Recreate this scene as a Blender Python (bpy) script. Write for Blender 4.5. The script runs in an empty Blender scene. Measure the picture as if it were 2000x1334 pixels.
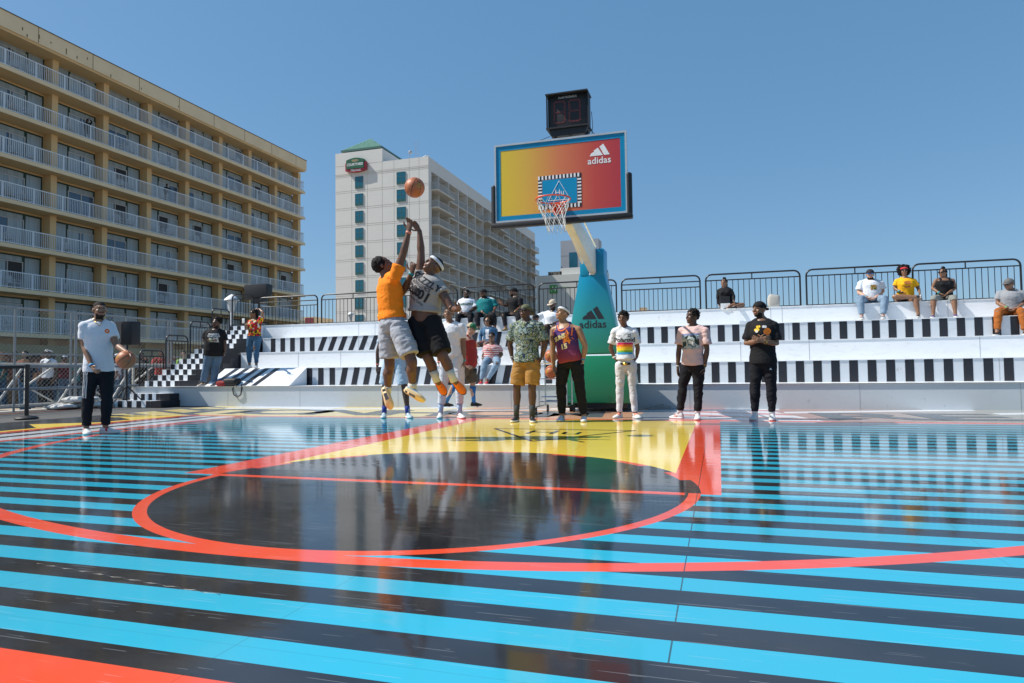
import bpy, bmesh, math, random, json
import numpy as np
from mathutils import Vector, Matrix, noise
from mathutils.bvhtree import BVHTree
random.seed(7)
C = bpy.context.scene.collection
R_ = math.radians
sc = bpy.context.scene
# ------------------------------------------------------------------ camera, world, sun
cam = bpy.data.cameras.new('camera'); camo = bpy.data.objects.new('camera', cam); C.objects.link(camo)
CR = Vector((0.95539, 0.29508, -0.01252)); CU = Vector((0.02432, -0.03636, 0.99904)); CF = Vector((-0.29434, 0.95478, 0.04191))
m = Matrix((CR, CU, -CF)).transposed().to_4x4(); m.translation = Vector((2.0542, -10.1943, 0.7931))
camo.matrix_world = m
cam.sensor_width = 36.0; cam.lens = 36*1307.7/2000; cam.clip_start = .05; cam.clip_end = 3000
sc.camera = camo
SUN = Vector((-.635, -.185, .75)).normalized()
w = bpy.data.worlds.new('World'); sc.world = w; w.use_nodes = True
nt = w.node_tree; bg = nt.nodes['Background']
sky = nt.nodes.new('ShaderNodeTexSky'); sky.sky_type = 'NISHITA'; sky.sun_disc = False
sky.sun_elevation = math.asin(SUN.z); sky.sun_rotation = math.atan2(SUN.x, SUN.y) % (2*math.pi)
sky.air_density = 1.0; sky.dust_density = 0.5; sky.ozone_density = 1.2; sky.altitude = 0
mx = nt.nodes.new('ShaderNodeMix'); mx.data_type = 'RGBA'; mx.inputs[0].default_value = .58; mx.inputs[7].default_value = (.66, 2.12, 4.0, 1)
nt.links.new(sky.outputs[0], mx.inputs[6]); nt.links.new(mx.outputs[2], bg.inputs[0]); bg.inputs[1].default_value = 0.098
sl = bpy.data.lights.new('sun', 'SUN'); sl.energy = 4.3; sl.angle = R_(.5); sl.color = (1.0, .955, .88)
so = bpy.data.objects.new('sun', sl); C.objects.link(so); so.rotation_euler = SUN.to_track_quat('Z', 'Y').to_euler()
sc.view_settings.view_transform = 'Standard'; sc.view_settings.look = 'None'; sc.view_settings.exposure = 0.52; sc.view_settings.gamma = 1.0
sc.render.engine = 'CYCLES'

# ------------------------------------------------------------------ helpers
def tag(o, label=None, cat=None, group=None, kind=None):
    if label: o['label'] = label
    if cat: o['category'] = cat
    if group: o['group'] = group
    if kind: o['kind'] = kind
    return o
class X:   # tiny node expression wrapper
    def __init__(s, nt, v): s.nt = nt; s.v = v
    def op(s, o, *a, clamp=False):
        n = s.nt.nodes.new('ShaderNodeMath'); n.operation = o; n.use_clamp = clamp
        for i, q in enumerate((s,)+a):
            q = q.v if isinstance(q, X) else q
            if isinstance(q, (int, float)): n.inputs[i].default_value = q
            else: s.nt.links.new(q, n.inputs[i])
        return X(s.nt, n.outputs[0])
    def __add__(s, o): return s.op('ADD', o)
    def __sub__(s, o): return s.op('SUBTRACT', o)
    def __mul__(s, o): return s.op('MULTIPLY', o)
    def __truediv__(s, o): return s.op('DIVIDE', o)
    def __lt__(s, o): return s.op('LESS_THAN', o)
    def __gt__(s, o): return s.op('GREATER_THAN', o)
    def __and__(s, o): return s.op('MULTIPLY', o)
    def __or__(s, o): return s.op('MAXIMUM', o)
    def inv(s): return X(s.nt, 1.0).op('SUBTRACT', s) if False else s.op('MULTIPLY_ADD', -1.0, 1.0)
    def frac(s): return s.op('FLOORED_MODULO', 1.0)
    def abs(s): return s.op('ABSOLUTE')
    def sq(s): return s.op('MULTIPLY', s)
    def sqrt(s): return s.op('SQRT')
    def between(s, a, b): return (s > a) & (s < b)
def mixc(nt, f, a, b):
    n = nt.nodes.new('ShaderNodeMix'); n.data_type = 'RGBA'
    def put(i, q):
        q = q.v if isinstance(q, X) else q
        if isinstance(q, bpy.types.NodeSocket): nt.links.new(q, n.inputs[i])
        elif isinstance(q, (int, float)): n.inputs[i].default_value = q
        else: n.inputs[i].default_value = (*q[:3], 1)
    put(0, f); put(6, a); put(7, b)
    return n.outputs[2]
def newmat(name, rough=.6, spec=.5, metal=0.0):
    m = bpy.data.materials.new(name); m.use_nodes = True; b = m.node_tree.nodes['Principled BSDF']
    b.inputs['Roughness'].default_value = rough; b.inputs['Metallic'].default_value = metal
    b.inputs['Specular IOR Level'].default_value = spec
    return m, m.node_tree, b
def coords(nt, kind='Object'):
    t = nt.nodes.new('ShaderNodeTexCoord'); s = nt.nodes.new('ShaderNodeSeparateXYZ'); nt.links.new(t.outputs[kind], s.inputs[0])
    return t.outputs[kind], X(nt, s.outputs[0]), X(nt, s.outputs[1]), X(nt, s.outputs[2])
def noisen(nt, vec, scale, detail=3, stretch=None, rough=.5):
    n = nt.nodes.new('ShaderNodeTexNoise'); n.inputs['Scale'].default_value = scale; n.inputs['Detail'].default_value = detail; n.inputs['Roughness'].default_value = rough
    if stretch:
        mp = nt.nodes.new('ShaderNodeMapping'); mp.inputs['Scale'].default_value = stretch; nt.links.new(vec, mp.inputs[0]); vec = mp.outputs[0]
    nt.links.new(vec, n.inputs['Vector']); return X(nt, n.outputs[0])
def bump(nt, b, h, strength, dist=.01):
    n = nt.nodes.new('ShaderNodeBump'); n.inputs['Strength'].default_value = strength; n.inputs['Distance'].default_value = dist
    nt.links.new(h.v, n.inputs['Height']); nt.links.new(n.outputs[0], b.inputs['Normal'])
MC = {}
def mat(name, col, rough=.6, spec=.4, metal=0.0, var=.12, vs=6.0, bmp=0.0, bs=60.0, stretch=None):
    if name in MC: return MC[name]
    m, nt, b = newmat(name, rough, spec, metal)
    v, x, y, z = coords(nt)
    n = noisen(nt, v, vs, 4, stretch)
    lo = tuple(c*(1-var) for c in col); hi = tuple(min(1, c*(1+var)) for c in col)
    nt.links.new(mixc(nt, n, lo, hi), b.inputs['Base Color'])
    if bmp: bump(nt, b, noisen(nt, v, bs, 3), bmp, .01)
    MC[name] = m; return m
def cloth(name, col, var=.1, rough=.85):
    if name in MC: return MC[name]
    m = mat(name, col, rough, .2, var=var, vs=9, bmp=.35, bs=28)
    return m

class MB:
    def __init__(s): s.v = []; s.f = []; s.m = []; s.cur = 0
    def add(s, vs, fs):
        k = len(s.v); s.v += [tuple(a) for a in vs]; s.f += [tuple(i+k for i in f) for f in fs]; s.m += [s.cur]*len(fs); return s
    def box(s, a, b):
        (x0, y0, z0), (x1, y1, z1) = a, b
        if x0 > x1: x0, x1 = x1, x0
        if y0 > y1: y0, y1 = y1, y0
        if z0 > z1: z0, z1 = z1, z0
        return s.add([(x0,y0,z0),(x1,y0,z0),(x1,y1,z0),(x0,y1,z0),(x0,y0,z1),(x1,y0,z1),(x1,y1,z1),(x0,y1,z1)],
              [(0,3,2,1),(4,5,6,7),(0,1,5,4),(1,2,6,5),(2,3,7,6),(3,0,4,7)])
    def quad(s, a, b, c, d): return s.add([a, b, c, d], [(0, 1, 2, 3)])
    def tube(s, pts, rad, seg=8, lat=None, caps=True, closed=False):
        """rad: float / list of float / list of (ra along lat, rb)"""
        P = [Vector(p) for p in pts]; n = len(P)
        if not isinstance(rad, (list, tuple)): rad = [rad]*n
        k = len(s.v); prev = Vector(lat) if lat is not None and not isinstance(lat, list) else None; vs = []; fs = []
        for i in range(n):
            if closed: t = P[(i+1) % n]-P[i-1]
            else: t = P[min(i+1, n-1)]-P[max(i-1, 0)]
            t = t.normalized() if t.length > 1e-9 else Vector((0, 0, 1))
            if isinstance(lat, list) : a = Vector(lat[i])
            elif prev is None: a = t.orthogonal()
            else: a = prev
            a = a-t*a.dot(t); a = a.normalized() if a.length > 1e-6 else t.orthogonal().normalized()
            if not isinstance(lat, list): prev = a
            b = t.cross(a); r = rad[i]; ra, rb = (r if isinstance(r, (list, tuple)) else (r, r))
            for j in range(seg):
                th = 2*math.pi*j/seg; vs.append(P[i]+a*(ra*math.cos(th))+b*(rb*math.sin(th)))
        for i in range(n if closed else n-1):
            i2 = (i+1) % n
            for j in range(seg):
                fs.append((i*seg+j, i*seg+(j+1) % seg, i2*seg+(j+1) % seg, i2*seg+j))
        if caps and not closed:
            fs.append(tuple(range(seg-1, -1, -1))); fs.append(tuple((n-1)*seg+j for j in range(seg)))
        return s.add(vs, fs)
    def cyl(s, a, b, r, seg=10, r2=None): return s.tube([a, b], [r, r if r2 is None else r2], seg)
    def ell(s, c, r, ax=None, seg=14, rings=9):
        c = Vector(c); A = ax or (Vector((1,0,0)), Vector((0,1,0)), Vector((0,0,1))); vs = []; fs = []
        for i in range(1, rings):
            ph = math.pi*i/rings
            for j in range(seg):
                th = 2*math.pi*j/seg
                vs.append(c+A[0]*(r[0]*math.sin(ph)*math.cos(th))+A[1]*(r[1]*math.sin(ph)*math.sin(th))+A[2]*(r[2]*math.cos(ph)))
        top = len(vs); vs.append(c+A[2]*r[2]); vs.append(c-A[2]*r[2])
        for i in range(rings-2):
            for j in range(seg): fs.append((i*seg+j, (i+1)*seg+j, (i+1)*seg+(j+1) % seg, i*seg+(j+1) % seg))
        for j in range(seg): fs.append((top, j, (j+1) % seg)); fs.append((top+1, (rings-2)*seg+(j+1) % seg, (rings-2)*seg+j))
        return s.add(vs, fs)
    def prism(s, poly, ax0, ax1, org, depth):   # polygon in (ax0,ax1) plane extruded along depth vector
        o = Vector(org); a = Vector(ax0); b = Vector(ax1); d = Vector(depth); n = len(poly)
        vs = [o+a*p[0]+b*p[1] for p in poly]+[o+a*p[0]+b*p[1]+d for p in poly]
        fs = [tuple(range(n-1, -1, -1)), tuple(range(n, 2*n))]+[(i, (i+1) % n, n+(i+1) % n, n+i) for i in range(n)]
        return s.add(vs, fs)
    def build(s, name, mats, parent=None, loc=None, smooth=None, bevel=0.0):
        me = bpy.data.meshes.new(name)
        L = Vector(loc) if loc is not None else (Vector(parent['_o']) if parent is not None and '_o' in parent else Vector((0, 0, 0)))
        me.from_pydata([(a[0]-L.x, a[1]-L.y, a[2]-L.z) for a in s.v], [], s.f)
        if not isinstance(mats, (list, tuple)): mats = [mats]
        for q in mats: me.materials.append(q)
        me.polygons.foreach_set('material_index', s.m); me.validate()
        bm = bmesh.new(); bm.from_mesh(me); bmesh.ops.recalc_face_normals(bm, faces=bm.faces)
        if bevel: bmesh.ops.bevel(bm, geom=bm.edges[:], offset=bevel, segments=2, affect='EDGES', profile=.6)
        bm.to_mesh(me); bm.free()
        if smooth is not None or bevel:
            me.shade_smooth(); me.set_sharp_from_angle(angle=R_(40 if smooth is None else smooth))
        o = bpy.data.objects.new(name, me); C.objects.link(o)
        if parent is not None: o.parent = parent; o['_o'] = list(L)
        else: o.location = L; o['_o'] = list(L)
        return o
def thing(name, loc, label, cat, group=None, kind=None):
    o = bpy.data.objects.new(name, None); C.objects.link(o); o.location = loc; o['_o'] = list(loc); o.empty_display_size = .1
    return tag(o, label, cat, group, kind)
def copy_tree(o, delta, label=None, parent=None):
    c = o.copy(); C.objects.link(c)
    if parent is not None: c.parent = parent
    else: c.location = o.location+Vector(delta)
    if label: c['label'] = label
    for ch in [q for q in o.children]: copy_tree(ch, delta, parent=c)
    return c
def text2d(s, size, offset=0.0, shear=0.0, spacing=1.0):
    cu = bpy.data.curves.new('t', 'FONT'); cu.body = s; cu.size = size; cu.offset = offset; cu.align_x = 'CENTER'; cu.align_y = 'CENTER'; cu.resolution_u = 3; cu.shear = shear; cu.space_character = spacing
    o = bpy.data.objects.new('t', cu); C.objects.link(o)
    bpy.context.view_layer.update()
    me = bpy.data.meshes.new_from_object(o.evaluated_get(bpy.context.evaluated_depsgraph_get()))
    vs = [tuple(v.co[:2]) for v in me.vertices]; fs = [tuple(p.vertices) for p in me.polygons]
    bpy.data.objects.remove(o); bpy.data.curves.remove(cu); bpy.data.meshes.remove(me)
    return vs, fs
def place2d(mb, vf, org, ax, up, sx=1.0, sy=1.0):
    o = Vector(org); a = Vector(ax); u = Vector(up)
    mb.add([o+a*(x*sx)+u*(y*sy) for x, y in vf[0]], vf[1]); return mb
def stripes3(mb, org, ax, up, w):   # three slanted bars of the sports mark, w = total width
    k = w/5.6
    for poly in ([(-2.8,0),(-2.45,.75),(-1.45,1.3),(-.75,0)], [(-1.75+.1,1.55),(-.35,2.35),(1.1,0),(-.72+.0,0)], [(0.1,2.6),(1.25,3.4),(3.1,0),(1.45,0)]):
        o = Vector(org); a = Vector(ax); u = Vector(up)
        mb.add([o+a*(x*k)+u*(y*k) for x, y in poly], [(0, 1, 2, 3)])
    return mb
def sdisk(x, y, r, n=24): return ([(x+r*math.cos(2*math.pi*i/n), y+r*math.sin(2*math.pi*i/n)) for i in range(n)], [tuple(range(n))])
def srect(x0, y0, x1, y1, nx=1, ny=1):
    vs = [(x0+(x1-x0)*i/nx, y0+(y1-y0)*j/ny) for j in range(ny+1) for i in range(nx+1)]
    return vs, [(j*(nx+1)+i, j*(nx+1)+i+1, (j+1)*(nx+1)+i+1, (j+1)*(nx+1)+i) for j in range(ny) for i in range(nx)]
WHITE = mat('white_paint', (.78, .78, .78), .5); BLACKM = mat('black_metal', (.012, .012, .014), .35, .5); CHROME = mat('chrome', (.6, .6, .62), .15, .5, 1.0, var=.02)
DARK = mat('dark_plastic', (.016, .016, .018), .5); GREYM = mat('galvanised_steel', (.30, .31, .32), .45, .5, .6)

# ------------------------------------------------------------------ court
def make_court():
    m, nt, b = newmat('court_vinyl', .07, .5)
    v, x, y, z = coords(nt)
    BLK = (.019, .019, .021); BLU = (.028, .385, .54); RED = (.78, .080, .032); YEL = (.86, .61, .075); WHT = (.75, .77, .80)
    st = ((y+7.71)/.3050).frac() < .5
    col = mixc(nt, st, BLK, BLU)
    # court-length far half band (in front of the camera) and big foreground red bar
    col = mixc(nt, (y < -8.735) & (x < 1.4) & (y > -9.9), col, RED)
    # three point line
    r3 = ((x-.0965).sq()+(y+1.508).sq()).sqrt()
    arc = r3.between(6.12, 6.235) & (y < -1.5)
    arc = arc | ((x+5.97).abs() < .055) & (y > -1.52) & (y < .14)
    arc = arc | ((x-6.16).abs() < .055) & (y > -1.52) & (y < .14)
    col = mixc(nt, arc, col, RED)
    # key: red side bands, yellow lane
    lane = (x.between(-2.05, 2.05)) & (y > -5.82) & (y < .14)
    col = mixc(nt, lane, col, RED)
    yel = (x.between(-1.62, 1.725)) & (y > -5.7) & (y < .14)
    col = mixc(nt, yel, col, YEL)
    dx = x-.0965; dy = y+5.8265
    rc = (dx.sq()+dy.sq()).sqrt()
    col = mixc(nt, rc < 1.83, col, BLK)
    ang = dy.op('ARCTAN2', dx)
    dash = ((ang/.405)+.25).frac() < .5
    ring = rc.between(1.755, 1.83) & ((dy < .05) | dash)
    ring = ring & (((x > 1.55) & (y.between(-5.79, -5.60))).inv())
    col = mixc(nt, ring, col, RED)
    col = mixc(nt, y.between(-5.87, -5.785) & x.between(-1.76, 1.83), col, RED)
    # side line bands on the left
    sd = x < -6.22
    band = mixc(nt, x < -6.40, RED, WHT)
    band = mixc(nt, x < -6.74, band, BLK); band = mixc(nt, x < -6.93, band, WHT); band = mixc(nt, x < -7.25, band, BLK)
    band = mixc(nt, x < -7.42, band, RED)
    col = mixc(nt, sd & (y < .14), col, band)
    # border left: black with yellow wedges
    zz = ((y/2.9)+.15).frac(); tri = (zz-.5).abs()*1.5
    wedge = x > ((((y/1.7)+.2).frac()-.5).abs()*2.0-.35).op('MAXIMUM', 0.0)*-1.35-7.84
    zz2 = ((y/1.1)+.35).frac()
    w2 = x.between(-9.0, -8.25) & (((y/.42).frac()) < .42) & (y > -.6)
    bord = mixc(nt, wedge, BLK, YEL); bord = mixc(nt, w2, bord, YEL)
    bord = mixc(nt, x > -7.86, bord, YEL)
    col = mixc(nt, (x < -7.68) & (y < 1.0), col, bord)
    # apron behind the base line
    ap = mixc(nt, x > -2.9, (.72, .58, .27), (.66, .36, .22)); ap = mixc(nt, x > .75, ap, (.22, .24, .27)); ap = mixc(nt, x > 1.3, ap, WHT)
    sw = (((x*.45)+y*1.1).frac() < .42) & x.between(1.3, 3.4); ap = mixc(nt, sw, ap, (.60, .20, .17))
    gx = ((x-3.2)/4.5).op('MULTIPLY', 1.0, clamp=True)
    ap = mixc(nt, x > (y*-.25+3.55), ap, mixc(nt, gx, (.40, .22, .18), (.30, .36, .31)))
    saw = ((x/3.1).frac())*1.05+1.95
    saw = (y > saw) & (y < (saw+.40)); ap = mixc(nt, saw, ap, WHT)
    ap = mixc(nt, (x < -6.0) & (y > (x*-.35-.0)), ap, (.74, .76, .8))
    col = mixc(nt, (y > .14) & (x > -9.8), col, ap)
    leftap = (x < (y*-.55-7.3)) & (y > .14)
    col = mixc(nt, leftap, col, mixc(nt, ((x*.7+y*1.3).frac() < .30), (.72, .58, .22), (.16, .16, .16)))
    bl = (y.between(.06, .28)) & (x > -7.6) & (x.between(-.2, .9).inv() | (y > .14))
    col = mixc(nt, bl, col, RED)
    # seams between panels, wear
    s1 = ((x-1.905).abs() < .0026)
    tilex = (((x-.686)/1.2192).frac() < .0022) | ((y/1.2192).frac() < .0012)
    col = mixc(nt, (s1*.8) | (tilex*.45), col, (.022, .021, .022))
    sm = noisen(nt, v, 1.3, 5)
    col2 = mixc(nt, ((sm-.45)*.35).op('MAXIMUM', 0.0), col, (.25, .25, .26))
    # scuffs: thin scratches in two directions
    def scr(rot, sc, th):
        mp = nt.nodes.new('ShaderNodeMapping'); mp.inputs['Rotation'].default_value = (0, 0, R_(rot)); mp.inputs['Scale'].default_value = sc; nt.links.new(v, mp.inputs[0]); return noisen(nt, mp.outputs[0], 1.0, 0) > th
    big = noisen(nt, v, 1.1, 2); big2 = noisen(nt, v, 3.1, 2)
    scuff = ((scr(28, (2.6, 120, 1), .775) & (big > .45)) | (scr(75, (3.5, 150, 1), .79) & (big2 > .5)) | (scr(-8, (3, 150, 1), .79) & (big2 < .5)))*.20
    col3 = mixc(nt, scuff, col2, (.5, .52, .55))
    nt.links.new(col3, b.inputs['Base Color'])
    ro = (noisen(nt, v, .9, 5)*.08+.045)+scuff*.4
    ro = ro+((y > .14) | (x < -7.66))*.10
    nt.links.new(ro.v, b.inputs['Roughness'])
    h = noisen(nt, v, 5.5, 2, (.10, 1.4, 1)); h2 = noisen(nt, v, 26, 2, (.12, 1.3, 1)); h3 = noisen(nt, v, 2.2, 1, (.12, 1.5, 1))
    bump(nt, b, h*1.0+h2*.12+h3*.5, .075, .012)
    b.inputs['IOR'].default_value = 1.52
    mb = MB()
    xs = (-9.55, 13.0); ys = (-13.5, 3.16); t = .012
    mb.box((xs[0], ys[0], -t), (xs[1], ys[1], 0.0))
    o = mb.build('court_floor', m); tag(o, kind='structure')
    # big letters on the apron
    L = MB(); dk = mat('apron_letter_grey', (.10, .115, .13), .25, .5)
    for ch, xc, sx in (('T', -8.2, 1.2), ('I', -7.28, 1.1), ('O', -6.25, 1.3), ('N', -4.85, 1.1), ('H', -3.35, 1.1), ('O', -1.85, 1.15), ('M', -.45, .85), ('R', 4.2, 1.25), ('E', 5.5, 1.3), ('D', 7.0, 1.25)):
        if ch == 'D': continue
        place2d(L, text2d(ch, 2.0, .06), (xc, 1.32, .002), (1, 0, 0), (-.12, 1, 0), sx, 1.0)
    o = L.build('apron_lettering', dk); tag(o, kind='structure')
    T = MB(); bk = mat('court_black_line', (.012, .013, .015), .1, .5)
    V = [Vector((-.86, -1.58, .002)), Vector((1.02, -1.58, .002)), Vector((.07, -3.04, .002))]
    for a, c in ((0, 1), (1, 2), (2, 0)):
        d = (V[c]-V[a]).normalized(); n = Vector((-d.y, d.x, 0))*.024; T.quad(V[a]+n, V[a]-n, V[c]-n, V[c]+n)
    place2d(T, text2d('Hu', .62, -.004), (.07, -2.02, .0035), (1, 0, 0), (0, 1, 0))
    o = T.build('court_triangle', bk); tag(o, kind='structure')
make_court()
# asphalt, boardwalk ground, sand
g = MB(); g.box((-13.4, -30, -.06), (16, 12, -.013)); o = g.build('asphalt', mat('asphalt', (.085, .083, .08), .85, var=.25, vs=3, bmp=.3, bs=120)); tag(o, kind='structure')
g = MB(); g.box((-12.35, -20, -.03), (-12.27, 3.0, -.006)); o = g.build('orange_kerb_line', mat('orange_line', (.55, .12, .05), .7)); tag(o, kind='structure')
g = MB(); g.quad((-1500, -600, -.22), (1500, -600, -.22), (1500, 2500, -.22), (-1500, 2500, -.22)); o = g.build('ground', mat('sandy_ground', (.33, .28, .22), .9, var=.2, vs=.4, bmp=.2, bs=30)); tag(o, kind='structure')
g = MB(); g.box((-13.9, -22, -.2), (-13.41, 14, -.02)); o = g.build('concrete_strip', mat('concrete', (.42, .39, .35), .85, var=.15, vs=2)); tag(o, kind='structure')

g = MB(); pts = []
for i in range(40):
    t = i/39; pts.append((-.72+1.05*t+.0, -8.05-.13*t+.006*math.sin(i*1.7), -.0006+.0008*math.sin(i*2.3)))
g.tube(pts, .0016, 8); o = g.build('floor_crease', mat('crease_gloss', (.02, .02, .022), .32, .5), smooth=60); tag(o, kind='structure')
# ------------------------------------------------------------------ bleachers
def vinyl(name, c, rough=.34):
    m, nt, b = newmat(name, rough, .5); v, x, y, z = coords(nt)
    big = noisen(nt, v, .7, 4); fine = noisen(nt, v, 5, 5, (1, 1, 2.5)); sc_ = noisen(nt, v, 16, 2, (1, 1, .25)); dirt = (noisen(nt, v, 2.3, 3) > .60) & (sc_ > .66)
    col = mixc(nt, big, tuple(q*.93 for q in c), tuple(min(1, q*1.04) for q in c)); col = mixc(nt, ((fine-.55)*.8).op('MAXIMUM', 0.0), col, (.30, .29, .28)); col = mixc(nt, dirt*.25, col, (.16, .15, .14))
    nt.links.new(col, b.inputs['Base Color']); nt.links.new((noisen(nt, v, 3, 3)*.25+(rough-.12)).v, b.inputs['Roughness']); bump(nt, b, noisen(nt, v, 1.6, 2), .12, .02); MC[name] = m; return m
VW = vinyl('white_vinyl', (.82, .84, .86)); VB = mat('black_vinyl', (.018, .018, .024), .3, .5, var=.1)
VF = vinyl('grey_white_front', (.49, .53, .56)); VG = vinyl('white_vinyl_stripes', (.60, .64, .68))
SEAM = mat('panel_seam', (.35, .36, .37), .6)
bl = thing('bleachers', (0, 3.15, 0), 'white stepped seating stand with black striped risers along the far end of the court', 'bleachers')
TIER = [(3.15, 0, .475), (4.0, .475, .905), (4.9, .905, 1.335), (5.8, 1.335, 1.765), (6.7, 1.765, 2.2)]
XR = 13.0
XL = [-12.05, -9.85, -10.25, -10.25, -12.05]
for i, (y, z0, z1) in enumerate(TIER):
    b = MB(); y2 = TIER[i+1][0] if i < 4 else 8.0
    b.box((XL[i], y, z0-.02 if i else 0), (XR, y2+.02, z1-.012))
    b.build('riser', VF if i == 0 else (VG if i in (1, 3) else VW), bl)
    b = MB(); b.box((XL[i]-(.0), y-.015, z1-.0115), (XR, y2-.003, z1)); b.build('tread', VW, bl)
    if i in (1, 3):
        b = MB(); x = -9.80 if i == 1 else -9.98; k = 0
        sl0 = -7.4 if i == 1 else -8.4; sl1 = -1.9 if i == 1 else -2.8
        while x < XR:
            q = .045 if sl0 < x < sl1 and not (i == 1 and x < -6.8) else 0.0
            if i == 3 and sl0 < x < sl0+1.6: q = .085
            b.quad((x-q, y-.003, z0+.003), (x+.152-q, y-.003, z0+.003), (x+.152+q, y-.003, z1-.014), (x+q, y-.003, z1-.014)); x += .3165
        b.build('stripe_panel', VB, bl)
    b = MB()
    for x in (-9.2+i*.37, -7.2, -4.7-i*.2, -2.1, 1.5+i*.5, 4.45-.3*i, 6.9, 9.4): b.box((x, y-.0022, z0+.006), (x+.009, y, z1-.015))
    b.build('panel_seam', SEAM, bl)
b = MB(); b.box((XL[0], 3.122, .466), (XR, 3.134, .4745)); b.build('ledge_trim', mat('ledge_trim', (.24, .22, .19), .7), bl)
# stair flight
st = thing('bleacher_stairs', (-11.3, 3.3, 0), 'narrow checkered stair flight climbing the left end of the white seating stand', 'stairs')
def step(b, bk, x0, x1, y0, y1, z0, z1, odd, n=6, face_side=True):
    b.box((x0, y0, z0), (x1, y1, z1)); wv = (x1-x0)/n
    for k in range(n):
        if (k+odd) % 2: bk.quad((x0+k*wv, y0-.003, z0+.002), (x0+(k+1)*wv, y0-.003, z0+.002), (x0+(k+1)*wv, y0-.003, z1-.002), (x0+k*wv, y0-.003, z1-.002))
b, bk = MB(), MB()
for k in range(12):
    y0 = 3.42+k*.281; z1 = .475+(k+1)*.1436
    step(b, bk, -11.98, -10.9, y0, 6.69, z1-.1436+.001, z1, k % 2, 8)
b.build('step', VW, st); bk.build('check_pattern', VB, st)
b = MB(); b.prism([(3.3, .476), (6.69, .476), (6.69, 2.2), (6.5, 2.2), (3.3, .62)], (0, 1, 0), (0, 0, 1), (-10.895, 0, 0), (.6, 0, 0)); 
b2 = MB()
for k in range(9):
    y0 = 3.42+k*.281; z1 = .475+(k+1)*.1436
    b2.box((-10.9, y0+.002, .478), (-10.3, 6.69, z1-.002)) if k == 0 else b2.box((-10.9, y0+.002, z1-.1436-.002), (-10.3+.002*k, 6.69, z1-.002))
b2.build('side_panel', VB, st)
for (x0, x1, y0, y1, z0, z1, nm, lb) in ((-12.05, -10.6, 2.55, 3.14, 0, .155, 'step_box', 'wide lower checkered step box on the asphalt below the stand stairs'), (-11.85, -10.63, 2.85, 3.14, .156, .315, 'step_box', 'smaller upper checkered step box at the foot of the stand stairs')):
    t = thing('step_box', ((x0+x1)/2, y0, z0), lb, 'step', 'checkered step boxes'); b, bk = MB(), MB(); step(b, bk, x0, x1-.3, y0, y1, z0, z1, 0, 8)
    b.build('box_body', VW, t); bk.build('check_pattern', VB, t); e = MB(); e.box((x1-.299, y0, z0), (x1, y1, z1-.001)); e.build('black_end', VB, t)
# ramp board leaning on the lower striped riser
r = thing('ramp_panel', (-8.7, 3.2, .475), 'sloping glossy striped board leaning from the first ledge to the second step', 'ramp')
def ramp_pt(x, t, o=0.0): return (x, 3.24+t*.70, .482+t*.425+o)
b = MB()
a0, a1 = -9.95, -7.55
b.add([ramp_pt(a0, 0), ramp_pt(a1, 0), ramp_pt(a1, 1), ramp_pt(a0, 1), (a0, 3.94, .482), (a1, 3.94, .482)], [(0, 1, 2, 3), (0, 3, 4), (1, 5, 2), (0, 4, 5, 1), (3, 2, 5, 4)]); b.build('board', mat('gloss_white_board', (.8, .82, .84), .18, .5, var=.02), r)
b = MB()
for k in range(5):
    x = -9.82+k*.3; b.add([ramp_pt(x, .01, .003), ramp_pt(x+.15, .01, .003), ramp_pt(x+.33, .99, .003), ramp_pt(x+.18, .99, .003)], [(0, 1, 2, 3)])
b.build('stripe_panel', VB, r)
# guard rails
def rail(x0, y0, z0, x1, y1, h=.88, mid=False, label='', z1off=0.0, bars=16, name='guard_rail', grp='black guard rail panels of the seating stand'):
    t = thing(name, (x0, y0, z0), label, 'railing', grp); d = Vector((x1-x0, y1-y0, 0)); Ln = d.length; d.normalize(); O = Vector((x0, y0, z0)); U = Vector((0, 0, 1))
    rc = .14; P = lambda s, z: O+d*s+U*z
    path = [P(.03, 0), P(.03, h-rc)]+[P(.03+rc*(1-math.cos(a)), h-rc+rc*math.sin(a)) for a in [R_(22.5*i) for i in range(1, 5)]]
    path += [P(Ln-.03-rc*(1-math.cos(a)), h-rc+rc*math.sin(a)) for a in [R_(90-22.5*i) for i in range(0, 4)]]+[P(Ln-.03, h-rc), P(Ln-.03, 0)]
    b = MB(); b.tube(path, .021, 8); b.build('frame', BLACKM, t, smooth=50)
    b = MB(); hs = [h-.15]+([h-.29] if mid else [])
    for q in hs: b.cyl(P(.03, q), P(Ln-.03, q), .015, 6)
    b.box(tuple(P(.03, .05)-Vector((0, .012, .012))), tuple(P(Ln-.03, .05)+Vector((0, .012, .012)))) if abs(d.x) > .9 else b.cyl(P(.03, .05), P(Ln-.03, .05), .014, 6)
    b.cyl(P(Ln/2, h-.15), P(Ln/2, h), .014, 6); b.build('cross_rail', BLACKM, t, smooth=50)
    b = MB(); n = bars
    for k in range(1, n): b.cyl(P(.03+(Ln-.06)*k/n, .05), P(.03+(Ln-.06)*k/n, hs[-1]), .0085, 5)
    b.build('balusters', BLACKM, t, smooth=50); return t
xs = [-11.55, -9.32, -7.05, -4.82, -2.6, -.38, 1.72, 4.04, 6.3, 8.55, 10.8]
where = ['behind the woman in the patterned shirt', 'in front of the white tower, left of the jumpers', 'behind the orange jumper', 'behind the three men seated on the top row', 'just left of the turquoise basket stand', 'just right of the turquoise basket stand', 'behind the woman sitting cross-legged', 'between the drawstring bag and the man with blue sunglasses', 'behind the two women seated at the right', 'at the right edge, beyond the last gap']
for i in range(10):
    rail(xs[i]+.04, 7.2, 2.2, xs[i+1]-.04, 7.2, .9, mid=(i in (0, 5)), label='black guard rail panel '+where[i], bars=17)
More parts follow.
